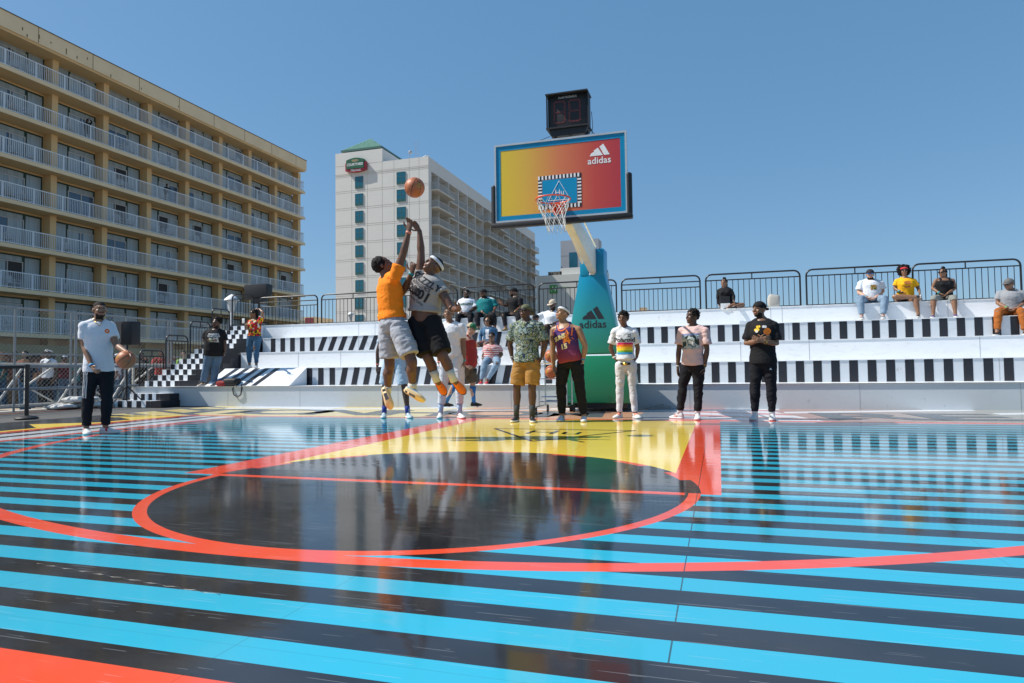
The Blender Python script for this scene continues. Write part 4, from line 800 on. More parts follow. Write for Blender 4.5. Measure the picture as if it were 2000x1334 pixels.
# ------------------------------------------------------------------ people
SKIN = {'d1': (.085, .042, .026), 'd2': (.14, .068, .040), 'd3': (.21, .108, .062), 'b': (.25, .13, .075), 'm': (.33, .18, .10), 'l': (.48, .28, .20)}
def skinmat(k):
    if 'skin_'+k in MC: return MC['skin_'+k]
    c = SKIN[k]; m, nt, b = newmat('skin_'+k, .42, .45); v, x, y, z = coords(nt)
    nt.links.new(mixc(nt, noisen(nt, v, 12, 4), tuple(q*.82 for q in c), tuple(q*1.2 for q in c)), b.inputs['Base Color']); bump(nt, b, noisen(nt, v, 70, 2), .12, .004)
    MC['skin_'+k] = m; return m
def lipmat(k):
    c = SKIN[k]; return mat('lip_'+k, (min(.5, c[0]*1.25+.01), c[1]*.8+.008, c[2]*.85+.01), .4, var=.05)
HAIR = mat('black_hair', (.010, .008, .007), .75, .2, var=.4, vs=40, bmp=.8, bs=90); BEARD = mat('beard_hair', (.022, .015, .012), .8, .2, var=.3, vs=60, bmp=.5, bs=120)
SHOEW = mat('shoe_white', (.62, .63, .62), .55, bmp=.2, bs=60); LENS = mat('dark_lens', (.008, .008, .01), .08, .8); EYEW = mat('eye_white', (.5, .48, .45), .3); EYEB = mat('eye_dark', (.01, .007, .005), .2)
def remesh(mb, vox, sm=3, fac=.5):
    me = bpy.data.meshes.new('r'); me.from_pydata(mb.v, [], mb.f)
    bm = bmesh.new(); bm.from_mesh(me); bmesh.ops.recalc_face_normals(bm, faces=bm.faces); bm.to_mesh(me); bm.free()
    o = bpy.data.objects.new('r', me); C.objects.link(o)
    r = o.modifiers.new('r', 'REMESH'); r.mode = 'VOXEL'; r.voxel_size = vox
    s = o.modifiers.new('s', 'SMOOTH'); s.iterations = sm; s.factor = fac
    bpy.context.view_layer.update(); ev = o.evaluated_get(bpy.context.evaluated_depsgraph_get()); out = bpy.data.meshes.new_from_object(ev)
    vs = np.empty(len(out.vertices)*3); out.vertices.foreach_get('co', vs); vs = vs.reshape(-1, 3)
    fs = [tuple(p.vertices) for p in out.polygons]
    bpy.data.objects.remove(o); bpy.data.meshes.remove(me); bpy.data.meshes.remove(out); return vs, fs
def vnormals(vs, fs):
    F = np.array([f if len(f) == 4 else (*f, f[-1]) for f in fs]); n = np.cross(vs[F[:, 2]]-vs[F[:, 0]], vs[F[:, 3]]-vs[F[:, 1]]); out = np.zeros_like(vs)
    for k in range(4): np.add.at(out, F[:, k], n)
    l = np.linalg.norm(out, axis=1, keepdims=True); return out/np.maximum(l, 1e-9)
def wrinkle(vs, fs, amp, sc=(9, 9, 16), seed=0):
    n = vnormals(vs, fs); d = np.array([noise.noise(Vector((v[0]*sc[0]+seed, v[1]*sc[1], v[2]*sc[2]+v[0]*4)))+.5*(1-2*abs(noise.noise(Vector((v[0]*sc[0]*1.3+9+seed, v[1]*sc[1]*1.3, v[2]*sc[2]*1.7-v[0]*6))))) for v in vs])
    return vs+n*(d*amp)[:, None]
def addmesh(name, vs, fs, mats, parent, org, idx=None, smooth=True):
    me = bpy.data.meshes.new(name); me.from_pydata([tuple(a) for a in (np.asarray(vs)-np.array(org))], [], fs)
    if not isinstance(mats, (list, tuple)): mats = [mats]
    for q in mats: me.materials.append(q)
    if idx is not None: me.polygons.foreach_set('material_index', idx)
    if smooth: me.shade_smooth()
    o = bpy.data.objects.new(name, me); C.objects.link(o); o['_o'] = list(org)
    if parent is not None: o.parent = parent
    else: o.location = org
    return o
def V3(a): return Vector(a)
def lerp(a, b, t): return a+(b-a)*t
def orth(a, t): a = a-t*a.dot(t); return a.normalized() if a.length > 1e-6 else t.orthogonal().normalized()
PN = 'hd nk shL elL wrL haL shR elR wrR haR hpL knL anL toL hpR knR anR toR'.split()
def hand(mb, wr, hn, thumb, palmn, s, curl=.5, spread=1.0):
    d = (hn-wr).normalized(); w = orth(thumb, d); n = orth(palmn, d); n = (n-w*n.dot(w)).normalized()
    L = .098*s
    mb.tube([wr-d*.02*s, wr+d*.015*s, wr+d*.05*s, wr+d*.085*s, wr+d*L], [(.026*s, .019*s), (.028*s, .018*s), (.038*s, .017*s), (.041*s, .015*s), (.036*s, .010*s)], 10, lat=w)
    for k, (o, l, a) in enumerate(((.029, .072, .10), (.010, .080, .03), (-.010, .074, -.04), (-.028, .060, -.13))):
        b0 = wr+d*(L-.012*s)+w*(o*s); dd = (d+w*a*spread).normalized(); c = curl*(1+.12*k)
        p1 = b0+(dd*math.cos(c*.5)+n*math.sin(c*.5))*l*s*.45; p2 = p1+(dd*math.cos(c*1.2)+n*math.sin(c*1.2))*l*s*.33; p3 = p2+(dd*math.cos(c*1.8)+n*math.sin(c*1.8))*l*s*.25
        mb.tube([b0, p1, p2, p3], [.0105*s, .0095*s, .0085*s, .0065*s], 7)
    t0 = wr+d*.028*s+w*.024*s; t1 = t0+(d*.55+w*.75*spread+n*.2).normalized()*.040*s; t2 = t1+(d*.85+w*.35*spread+n*.3).normalized()*.032*s; t3 = t2+(d*.95+w*.1+n*.3).normalized()*.022*s
    mb.tube([t0, t1, t2, t3], [.014*s, .0115*s, .010*s, .007*s], 7)
def torso_rings(J, b, s, F, belly):
    Hc = (J['hpL']+J['hpR'])/2; Nk = J['nk']; sm = (J['shL']+J['shR'])/2
    lh = (J['hpR']-J['hpL']).normalized(); ls = (J['shR']-J['shL']).normalized()
    T = [(-.13, .105, .085), (0, .157, .115), (.12, .154, .110), (.3, .148, .105), (.5, .152, .112), (.68, .170, .120), (.82, .172, .110), (.92, .135, .082), (1.0, .062, .060)]
    out = []
    for t, w_, d_ in T:
        p = lerp(Hc, Nk, t); bf = math.exp(-((t-.28)/.3)**2)*belly; p = p+F*(bf*.5+(-.012 if t < .1 else .0)+(.012 if .55 < t < .8 else 0))*s
        la = lerp(lh, ls, max(0, min(1, t*1.1))).normalized(); out.append((t, p, la, (w_*b+bf*.55)*s, (d_*b+bf*.55)*s))
    return out
class Human: pass
def human(j, label, skin='d2', b=1.0, away=False, head=(0, 0), roll=0.0, hair='short', beard=False, top=None, bottom=None, shoes=None, sock=None, vox=.0085, belly=0.0, fem=False, glasses=None, cap=None, band=None, palms=None, curl=(.5, .5), seat=False, grp=None, extras=(), shz=0):
    s = j[1]; J = {n: Vector(p) for n, p in zip(PN, j[2:])}
    lat = (J['shR']-J['shL']); lat.z = 0; lat.normalize(); F = Vector((lat.y, -lat.x, 0))
    if away: F = -F
    # normalise shoulder and hip half widths
    for a, c, hw in (('shL', 'shR', (.175 if not fem else .155)*s*(.6+.4*b)), ('hpL', 'hpR', .095*s)):
        md = (J[a]+J[c])/2; dv = (J[c]-J[a]); L = dv.length/2; k = max(.85*hw, min(L, 1.12*hw))/max(L, 1e-4); J[a] = md-dv*k/2; J[c] = md+dv*k/2
    J['shL'].z -= .018*s; J['shR'].z -= .018*s; low = min(J['anL'].z, J['anR'].z)-.085*s
    org = Vector(((J['hpL'].x+J['hpR'].x)/2, (J['hpL'].y+J['hpR'].y)/2, low)); O = tuple(org)
    for sd in 'LR':
        d = (J['ha'+sd]-J['wr'+sd]); J['ha'+sd] = J['wr'+sd]+d.normalized()*.17*s
    yaw, pit = R_(head[0]), R_(head[1])   # yaw measured like the body facing: 0 = to camera, + = viewer right
    hf = Vector((math.sin(yaw)*math.cos(pit), -math.cos(yaw)*math.cos(pit), math.sin(pit))); up = orth(Vector((math.sin(R_(roll)), 0, 1)), hf); rt = hf.cross(up); HC = J['hd']+up*(-.0)
    P = lambda x, y, z: HC+rt*(x*s)+hf*(y*s)+up*(z*s)
    B = MB(); ax = (rt, hf, up)
    # head
    B.ell(P(0, -.014, .022), (.077*s, .097*s, .092*s), ax); B.ell(P(0, .030, -.030), (.060*s, .060*s, .078*s), ax); B.ell(P(0, .052, -.088), (.030*s, .030*s, .024*s), ax); B.ell(P(0, .012, -.062), (.056*s, .055*s, .040*s), ax)
    B.tube([P(0, .082, .018), P(0, .100, -.014), P(0, .096, -.028)], [(.008*s, .010*s), (.013*s, .012*s), (.018*s, .010*s)], 8, lat=rt)
    B.ell(P(0, .080, .030), (.048*s, .012*s, .010*s), ax); B.ell(P(0, .084, -.056), (.025*s, .012*s, .012*s), ax)
    for sx in (-1, 1): B.ell(P(sx*.079, -.008, -.004), (.010*s, .020*s, .031*s), ax, 8, 6); B.ell(P(sx*.040, .062, -.022), (.022*s, .022*s, .022*s), ax, 8, 6)
    nkb = J['nk']+Vector((0, 0, -.03*s)); B.tube([nkb, lerp(nkb, P(0, -.015, -.06), .5), P(0, -.018, -.045)], [.064*s*b, .056*s*(.5+.5*b), .056*s*(.5+.5*b)], 12)
    TR = torso_rings(J, b, s, F, belly)
    B.tube([r[1] for r in TR], [(r[3]*.96, r[4]*.96) for r in TR], 18, lat=[tuple(r[2]) for r in TR])
    if fem:
        c = lerp((J['hpL']+J['hpR'])/2, J['nk'], .68)
        for sx in (-1, 1): B.ell(c+lat*(sx*.065*s)+F*(.085*s*b), (.06*s, .055*s, .06*s), (lat, F, Vector((0, 0, 1))))
    am = (.5+.5*b)*(1 if not fem else .88)*s; tops = []
    for sd in 'LR':
        sh, el, wr, ha = (J[k+sd] for k in ('sh', 'el', 'wr', 'ha'))
        cl = lerp((J['shL']+J['shR'])/2, J['nk'], .45); B.tube([cl, lerp(cl, sh, .6), sh], [.055*am, .055*am, .056*am], 10)
        B.tube([sh, lerp(sh, el, .25), lerp(sh, el, .6), el, lerp(el, wr, .25), lerp(el, wr, .65), wr], [.052*am, .053*am, .047*am, .040*am, .043*am, .033*am, .026*am], 12)
        B.ell(sh, (.053*am,)*3); B.tube([J['nk']+Vector((0, 0, .01)), lerp(J['nk'], sh, .55)+Vector((0, 0, -.005*s)), sh], [.05*am, .045*am, .045*am], 10)
        side = lat*(1 if sd == 'R' else -1)
        hp, kn, an = (J[k+sd] for k in ('hp', 'kn', 'an')); sc_ = s*(.55+.45*b)*(1.05 if fem else 1)
        B.tube([hp+Vector((0, 0, .03*s)), lerp(hp, kn, .12), lerp(hp, kn, .4), lerp(hp, kn, .8), kn, lerp(kn, an, .1)], [.088*sc_, .094*sc_, .085*sc_, .062*sc_, .058*sc_, .056*sc_], 14)
        F_ = F if not seat else F
        calf = -F*.012*s
        B.tube([kn, lerp(kn, an, .12), lerp(kn, an, .32)+calf, lerp(kn, an, .6)+calf*.5, lerp(kn, an, .85), an], [.056*sc_, .054*sc_, .060*sc_, .046*sc_, .036*sc_, .036*sc_], 12)
        td = (J['to'+sd]-an).normalized(); Uf = Vector(shoes['U']['LR'.index(sd)]).normalized() if shoes and shoes.get('U') else Vector((0, 0, 1)); B.tube([an, an+td*.05*s-Uf*.035*s, an+td*.12*s-Uf*.048*s], [.034*s, .030*s, .018*s], 8)
    hb = MB()
    for i, sd in enumerate('LR'):
        wr, ha = J['wr'+sd], J['ha'+sd]; side = lat*(1 if sd == 'R' else -1)*(1); inward = -side
        th, pn = (F, inward) if palms is None or palms[i] is None else (Vector(palms[i][0]), Vector(palms[i][1]))
        hand(hb, wr, ha, th, pn, s*(1 if not fem else .9), curl[i])
    vs, fs = remesh(B, vox); hv, hf_ = remesh(hb, .0045 if vox < .012 else .008, 2, .4)
    nb = len(vs); fs = fs+[tuple(i+nb for i in f) for f in hf_]; vs = np.vstack([vs, hv])
    # material zones on the face
    cen = np.array([vs[list(f)].mean(0) for f in fs]); rel = (cen-np.array(HC))/s; A = np.array([rt, hf, up]); q = rel @ A.T; x, y, z = q[:, 0], q[:, 1], q[:, 2]
    idx = np.zeros(len(fs), int); ish = (np.abs(x) < .12) & (np.abs(y) < .13) & (z > -.16) & (z < .16)
    if beard == 1: idx[ish & (z < -.078+np.clip((np.abs(x)-.028)*1.3, 0, .028)) & (y > .0) & (z > -.125)] = 2; idx[ish & (z > -.046) & (z < -.036) & (np.abs(x) < .03) & (y > .07)] = 2
    elif beard: idx[ish & (z < -.058+np.clip((np.abs(x)-.03)*1.2, 0, .038)) & (y > -.002) & (z > -.13)] = 2; idx[ish & (z > -.05) & (z < -.034) & (np.abs(x) < .034) & (y > .07)] = 2
    elif beard is None: pass
    idx[ish & (np.abs(x) < .026) & (z > -.068) & (z < -.046) & (y > .078)] = 1
    idx[ish & (np.abs(x) > .018) & (np.abs(x) < .045) & (z > .029) & (z < .037) & (y > .06)] = 2
    if hair in ('short', 'fade'): idx[ish & ((z > .058+.25*np.clip(y-.05, -.2, .0)*1.6) ) & (z > -.01)] = 3
    o = addmesh('person', vs, fs, [skinmat(skin), lipmat(skin), BEARD, HAIR], None, O, idx); tag(o, label, 'person', grp)
    H = Human(); H.o = o; H.J = J; H.s = s; H.F = F; H.lat = lat; H.P = P; H.org = O; H.hf = hf; H.rt = rt; H.up = up; H.TR = TR
    def part(name, mb, mats, rm=None, wr=0, seed=0, sc=(9, 9, 16), idxf=None, par=None, sm=3):
        if rm:
            v, f = remesh(mb, rm, sm)
            if wr: v = wrinkle(v, f, wr, sc, seed)
        else: v, f = np.array([tuple(a) for a in mb.v]), mb.f
        ix = None if idxf is None else idxf(np.array([np.array(v)[list(q)].mean(0) for q in f]))
        return addmesh(name, v, f, mats, par or o, O, ix)
    H.part = part
    if vox < .012 and not glasses:
        for sx in (-1, 1):
            e = MB(); e.ell(P(sx*.030, .081, .011), (.0105*s, .009*s, .0048*s), ax, 10, 8); ev = np.array([tuple(a) for a in e.v]); c0_ = np.array(P(sx*.030, .090, .011))
            ix = [1 if np.linalg.norm(ev[list(f)].mean(0)-c0_) < .0075*s else 0 for f in e.f]; addmesh('eye', ev, e.f, [EYEW, EYEB], o, O, ix)
    # hair
    hm = MB(); hvox = .011; amp = .004
    if hair == 'short': hm.ell(P(0, -.020, .034), (.083*s, .096*s, .089*s), ax)
    elif hair == 'round': hm.ell(P(0, -.032, .030), (.094*s, .098*s, .100*s), ax); amp = .005
    elif hair == 'fade': hm.ell(P(0, -.018, .036), (.080*s, .094*s, .086*s), ax); amp = .002
    elif hair == 'tall': hm.ell(P(0, -.022, .045), (.084*s, .098*s, .092*s), ax); hm.ell(P(0, -.005, .095), (.070*s, .075*s, .050*s), ax); amp = .014
    elif hair == 'twist': hm.ell(P(0, -.025, .045), (.090*s, .102*s, .095*s), ax); hm.ell(P(0, -.01, .085), (.072*s, .080*s, .045*s), ax); amp = .012
    elif hair == 'afro': hm.ell(P(0, -.050, .060), (.112*s, .098*s, .098*s), ax); amp = .016
    elif hair == 'bigafro': hm.ell(P(0, -.060, .050), (.150*s, .100*s, .120*s), ax); hm.ell(P(0, -.05, -.02), (.13*s, .09*s, .10*s), ax); amp = .022
    elif hair == 'bun': hm.ell(P(0, -.020, .034), (.083*s, .096*s, .089*s), ax); hm.ell(P(0, -.02, .13), (.045*s, .045*s, .04*s), ax); hm.ell(P(0, -.075, -.05), (.07*s, .05*s, .09*s), ax); amp = .008
    elif hair == 'long': hm.ell(P(0, -.022, .034), (.087*s, .098*s, .092*s), ax); hm.tube([P(0, -.05, .03), P(0, -.075, -.08), P(0, -.07, -.2)], [(.085*s, .05*s), (.09*s, .04*s), (.06*s, .025*s)], 12, lat=rt); amp = .006
    if hair and hair not in ('bald',):
        v, f = remesh(hm, hvox, 1); n = vnormals(v, f); k = 45 if amp > .01 else 30
        v = v+n*np.array([noise.noise(Vector(tuple(p))*k)*amp*2 for p in v])[:, None]; addmesh('hair', v, f, HAIR, o, O)
    if cap:
        cm, back = cap; k = MB(); vs_ = []; dm = MB(); dm.ell(P(0, -.014, .035), (.089*s, .108*s, .094*s), ax, 18, 10)
        zc_ = np.array(HC)+np.array(up)*.030*s; dm.v = [tuple(np.array(a)-np.array(up)*min(0, float((np.array(a)-zc_) @ np.array(up)))) for a in dm.v]; cp_ = addmesh('cap', np.array(dm.v), dm.f, cm if not isinstance(cm, list) else cm, o, O, None if not isinstance(cm, list) else [1 if ((np.array(dm.v)[list(f)].mean(0)-np.array(HC)) @ np.array(hf)) > -.005 else 0 for f in dm.f])
        sg = -1 if back else 1; br = MB(); n = 9; ri = [(.078*math.cos(a), sg*(.085+.012*math.sin(a))) for a in [math.pi*i/(n-1) for i in range(n)]]; ro_ = [(.082*math.cos(a), sg*(.090+.082*math.sin(a))) for a in [math.pi*i/(n-1) for i in range(n)]]
        vs2 = [P(a[0], a[1], .034) for a in ri]+[P(a[0], a[1], .034-.02*max(0, math.sin(math.pi*i/(n-1)))) for i, a in enumerate(ro_)]; vs2 += [p-up*.006*s for p in vs2]; m_ = 2*n
        fs2 = []
        for i in range(n-1): fs2 += [(i, i+1, n+i+1, n+i), (m_+i, m_+n+i, m_+n+i+1, m_+i+1), (n+i, n+i+1, m_+n+i+1, m_+n+i)]
        br.add(vs2, fs2); addmesh('brim', np.array(br.v), br.f, cm[-1] if isinstance(cm, list) else cm, cp_, O)
    if band:
        k = MB(); n = 28; pts = [P(.0825*math.cos(a), -.014+.101*math.sin(a), .052+.012*math.sin(a)) for a in [2*math.pi*i/n for i in range(n)]]; k.tube(pts, [(.019*s, .006*s)]*n, 6, lat=up, closed=True); part('headband', k, band)
    if glasses:
        k = MB()
        for sx in (-1, 1): k.tube([P(sx*.034, .090, .012), P(sx*.034, .099, .011)], [(.027*s, .019*s)]*2, 12, lat=rt); k.cyl(P(sx*.058, .088, .016), P(sx*.082, -.0, .012), .004*s, 5)
        k.cyl(P(-.012, .100, .016), P(.012, .100, .016), .004*s, 5); part('sunglasses', k, glasses)
    # clothing
    if top:
        kind = top['k']; tm = top['m']; T = MB(); inf = top.get('inf', .019)*s; hem = top.get('hem', -.12)+(.13 if not seat else .04)
        rg = [r for r in TR if r[0] >= .05 or False]; Hc = (J['hpL']+J['hpR'])/2
        pts, rad, la = [], [], []
        base = TR[1]; p0 = lerp(Hc, J['nk'], hem)
        pts.append(p0); rad.append((base[3]*1.0+inf+.008*s, base[4]+inf+.008*s)); la.append(tuple(base[2]))
        for r in TR[1 if hem < -.03 else 2:]:
            if r[0] <= hem+.03: continue
            if kind == 'tank' and r[0] > .85: continue
            if r[0] > .99: continue
            k_ = inf+(.008*s if r[0] < .2 else 0) if r[0] < .6 else (inf*.8 if r[0] < .9 else inf*.6)
            pts.append(r[1]); rad.append((r[3]+k_, r[4]+k_)); la.append(tuple(r[2]))
        if kind == 'tank':
            T.tube(pts, rad, 20, lat=la)
            a = TR[6]; top_ = TR[7]
            for sx in (-1, 1):
                c = a[1]+a[2]*(sx*.085*s); e = J['nk']+a[2]*(sx*.095*s)+Vector((0, 0, -.005*s)); T.tube([c+F*.085*s-Vector((0, 0, .03*s)), c+F*.06*s+Vector((0, 0, .05*s)), e+F*.01*s+Vector((0, 0, .008)), c-F*.07*s+Vector((0, 0, .03)), c-F*.09*s-Vector((0, 0, .03))], [(.030*s, .016*s)]*5, 10, lat=tuple(a[2]))
        else:
            pts.append(lerp(Hc, J['nk'], .955)); rad.append((.085*s*b, .076*s*b)); la.append(tuple(TR[7][2])); T.tube(pts, rad, 20, lat=la)
            fr = top.get('sl', .62)
            for sd in 'LR':
                sh, el, wr = J['sh'+sd], J['el'+sd], J['wr'+sd]; cl = lerp((J['shL']+J['shR'])/2, J['nk'], .45)
                T.tube([cl, lerp(cl, sh, .55), sh], [.064*am, .066*am, .066*am], 12); T.tube([J['nk']+(sh-J['nk'])*.30+Vector((0, 0, -.005)), lerp(J['nk'], sh, .6)+Vector((0, 0, -.003*s)), sh], [.062*am, .060*am, .062*am], 12); T.ell(sh, (.069*am,)*3)
                if fr < 1: T.tube([sh, lerp(sh, el, fr*.5), lerp(sh, el, fr)], [.069*am, .071*am, top.get('sw', .073)*am], 14)
                elif fr > 0: T.tube([sh, lerp(sh, el, .5), el, lerp(el, wr, fr-1)], [.071*am, .066*am, .056*am, .042*am], 14)
        if fem:
            c = lerp(Hc, J['nk'], .68)
            for sx in (-1, 1): T.ell(c+lat*(sx*.065*s)+F*(.092*s*b), (.068*s, .062*s, .066*s), (lat, F, Vector((0, 0, 1))))
        H.shirt = part(top.get('n', 't_shirt'), T, tm, rm=.011 if vox < .012 else .018, wr=top.get('wr', .0055), seed=j[2][0]*3, idxf=top.get('idx'))
    if bottom:
        kind = bottom['k']; T = MB(); inf = bottom.get('inf', .010)*s; Hc = (J['hpL']+J['hpR'])/2; wst = bottom.get('waist', .16)
        pts, rad, la = [], [], []
        for r in TR[:4]:
            if r[0] > wst: continue
            pts.append(r[1]); rad.append((r[3]+inf, r[4]+inf)); la.append(tuple(r[2]))
        pts.append(lerp(Hc, J['nk'], wst)); rad.append((TR[2][3]+inf*.6, TR[2][4]+inf*.6)); la.append(tuple(TR[2][2])); T.tube(pts, rad, 18, lat=la)
        sc_ = s*(.55+.45*b)*(1.05 if fem else 1); ln = bottom.get('len', .9); fl = bottom.get('flare', 1.0)
        for sd in 'LR':
            hp, kn, an = (J[k+sd] for k in ('hp', 'kn', 'an'))
            if ln < 1: T.tube([hp+Vector((0, 0, .03*s)), lerp(hp, kn, .12), lerp(hp, kn, ln*.5), lerp(hp, kn, ln)], [.098*sc_, .106*sc_, .102*sc_*fl, .098*sc_*fl], 16)
            else:
                e = ln-1; w_ = bottom.get('cuff', .052); T.tube([hp+Vector((0, 0, .03*s)), lerp(hp, kn, .12), lerp(hp, kn, .5), kn, lerp(kn, an, e*.35), lerp(kn, an, e*.7), lerp(kn, an, e)], [.094*sc_, .101*sc_, (.084+bottom.get('loose', 0))*sc_, (.066+bottom.get('loose', 0))*sc_, (.065+bottom.get('loose', 0))*sc_, (.054+bottom.get('loose', 0))*sc_, w_*s], 14)
        H.pants = part(bottom.get('n', 'trousers'), T, bottom['m'], rm=.011 if vox < .012 else .018, wr=bottom.get('wr', .008), seed=j[2][0]*5+1, sc=(9, 9, 13), sm=3, idxf=bottom.get('idx'))
    if sock:
        for sd in 'LR':
            k = MB(); an, kn = J['an'+sd], J['kn'+sd]; h = sock[1]; k.tube([an-Vector((0, 0, .02)), lerp(an, kn, h*.5), lerp(an, kn, h)], [.041*s, .043*s, .047*s*(1+max(0, h-.3))], 12); part('sock', k, sock[0])
    if shoes:
        for sd in 'LR':
            an, to = J['an'+sd], J['to'+sd]; sh_up = J['kn'+sd]-an; D = (to-an)
            if abs(an.z-low-.085*s) < .04 and not shoes.get('air'): D.z = 0; D.normalize(); U = Vector((0, 0, 1)); A0 = Vector((an.x, an.y, low))
            else:
                tilt = D.normalized()+sh_up.normalized()*.5; D = orth(D, sh_up.normalized()) if not shoes.get('air') else D.normalized(); U = orth(sh_up, D); A0 = an-U*.085*s
                if shoes.get('U'): U = orth(Vector(shoes['U'][0 if sd == 'L' else 1]), D); A0 = an-U*.075*s
            Lx = D.cross(U); hi = shoes.get('hi', 0); Q = lambda x, y, z: A0+D*(x*s)+Lx*(y*s)+U*(z*s)
            up_ = [(-.068, .022, .058), (-.05, .034, .085+.02*hi), (-.02, .037, .10+.03*hi), (.02, .036, .097+.02*hi), (.05, .038, .080), (.09, .043, .062), (.13, .045, .052), (.165, .037, .042), (.188, .018, .030)]
            k = MB(); vs_ = []; n = 14
            for (x_, w_, h_) in up_:
                for i in range(n):
                    a = 2*math.pi*i/n; zz = math.sin(a); vs_.append(Q(x_, math.cos(a)*w_*(1 if zz < .2 else 1-.35*zz), .018+(h_-.018)*(.5+.5*zz)))
            nf = len(up_); f_ = [(i*n+q, i*n+(q+1) % n, (i+1)*n+(q+1) % n, (i+1)*n+q) for i in range(nf-1) for q in range(n)]+[tuple(range(n-1, -1, -1)), tuple((nf-1)*n+q for q in range(n))]
            k.add(vs_, f_)
            if hi: k.tube([Q(0, 0, .08), Q(-.004, 0, .12), Q(-.006, 0, .15)], [.040*s, .042*s, .044*s], 12)
            acc = shoes.get('acc')
            mm = [shoes['m']]+([acc] if acc else [])
            ix = None
            if acc: ctr = [sum((Vector(k.v[i]) for i in f), Vector())/len(f) for f in k.f]; ix = [1 if (shoes.get('z') or (lambda a, c: (.02 < a < .06 and .03 < c)))((c-A0).dot(D)/s, (c-A0).dot(U)/s) else 0 for c in ctr]
            shp = addmesh('shoe', np.array([tuple(a) for a in k.v]), k.f, mm, o, O, ix)
            so_ = MB(); ol = [(-.072, .0), (-.06, .026), (-.03, .037), (.03, .036), (.08, .044), (.13, .048), (.17, .038), (.196, .016), (.2, 0)]; ol = ol+[(a, -c) for a, c in ol[-2:0:-1]]
            so_.add([Q(a, c, .0 if not(a > .15) else .006) for a, c in ol]+[Q(a*1.0, c*1.02, .030) for a, c in ol], [tuple(range(len(ol)-1, -1, -1)), tuple(range(len(ol), 2*len(ol)))]+[(i, (i+1) % len(ol), len(ol)+(i+1) % len(ol), len(ol)+i) for i in range(len(ol))])
            addmesh('sole', np.array([tuple(a) for a in so_.v]), so_.f, shoes.get('sole', SHOEW), shp, O)
            if shoes.get('patch'):
                pt_ = MB(); pt_.add([Q(.0, -.02, -.0015), Q(.0, .02, -.0015), Q(.075, .024, -.0015), Q(.085, -.022, -.0015)], [(0, 1, 2, 3)]); pt_.add([Q(-.05, -.018, -.0012), Q(-.05, .018, -.0012), Q(-.02, .02, -.0012), Q(-.02, -.02, -.0012)], [(0, 1, 2, 3)]); addmesh('sole_patch', np.array([tuple(a) for a in pt_.v]), pt_.f, shoes['patch'], shp, O)
            if shoes.get('stripes'):
                for sx in (-1, 1):
                    st_ = MB()
                    for q in range(3): x0 = .035+.022*q; st_.add([Q(x0, sx*.0425, .03), Q(x0+.010, sx*.043, .03), Q(x0-.005, sx*.034, .07), Q(x0-.015, sx*.033, .07)], [(0, 1, 2, 3)])
                    addmesh('shoe_stripes', np.array([tuple(a) for a in st_.v]), st_.f, shoes['stripes'], shp, O)
    return H
def decal(H, target, shapes, center, ax, up, n, m_, name='print', off=.004, warp=None):
    """project flat shapes [(verts, faces)] onto a garment along -n"""
    me = target.data; bv = BVHTree.FromPolygons([v.co for v in me.vertices], [tuple(p.vertices) for p in me.polygons]); O = Vector(H.org)
    ax, up, n = Vector(ax).normalized(), Vector(up), Vector(n).normalized(); up = orth(up, n); ax = orth(ax, n); ax = (ax-up*ax.dot(up)).normalized(); ce = Vector(center); b = MB()
    for vf in shapes:
        out = []; ok = True
        for x, y in vf[0]:
            p = ce+ax*x+up*y; h = bv.ray_cast(p-O+n*.6, -n, 1.2)
            if h[0] is None: ok = False; out.append(p)
            else: out.append(h[0]+O+n*off)
        b.add(out, vf[1])
    return addmesh(name, np.array([tuple(a) for a in b.v]), b.f, m_, target, H.org, None, smooth=False)
def shift(vf, dx, dy, k=1.0): return ([(x*k+dx, y*k+dy) for x, y in vf[0]], vf[1])
def wristband(H, sd, m_, t=.9, name='wristband', w=.012, r=.032):
    k = MB(); e, w_ = H.J['el'+sd], H.J['wr'+sd]; c = lerp(e, w_, t); d = (w_-e).normalized(); k.tube([c-d*w, c+d*w], r*H.s, 12); H.part(name, k, m_)
def chest(H, t, dx=0.0): Hc = (H.J['hpL']+H.J['hpR'])/2; return lerp(Hc, H.J['nk'], t)+H.lat*dx
PJ = {q[0]: q for q in json.loads(PEOPLE)}
TW = cloth('cotton_white', (.66, .68, .72)); TB = cloth('cotton_black', (.013, .013, .015)); TO = cloth('cotton_orange', (.90, .24, .015)); TG = cloth('cotton_grey', (.33, .32, .31)); PBL = cloth('track_black', (.011, .012, .016)); GS = cloth('grey_sweat', (.38, .39, .42))
KH = cloth('khaki_mustard', (.34, .185, .055)); DEN = cloth('denim_blue', (.10, .165, .25), var=.35); DEN2 = cloth('denim_dark', (.045, .11, .20), var=.4); DENL = cloth('denim_light', (.19, .27, .36), var=.35); WJ = cloth('white_jeans', (.58, .59, .62)); TP = cloth('cotton_pink', (.62, .43, .41)); TEAL = cloth('teal_jersey', (.01, .16, .17)); RED = cloth('cotton_red', (.34, .035, .03)); BRS = cloth('brown_cargo', (.13, .095, .065)); LB = cloth('light_blue_short', (.42, .52, .62)); YT = cloth('cotton_yellow', (.82, .42, .015)); GT_ = cloth('heather_grey', (.27, .28, .30)); RUST = cloth('rust_trousers', (.33, .10, .02)); OLV = cloth('grey_capri', (.22, .23, .21)); BRN = cloth('brown_trousers', (.09, .06, .045))
ORS = mat('shoe_orange', (.9, .18, .01), .5); NAVY = mat('navy_rubber', (.02, .04, .12), .5); CORAL = mat('coral_print', (.75, .24, .16), .6); LBL = mat('pale_blue_shoe', (.36, .46, .52), .5); YSO = mat('yellow_sole', (.72, .50, .10), .5); PSO = mat('peach_sole', (.74, .55, .30), .5)
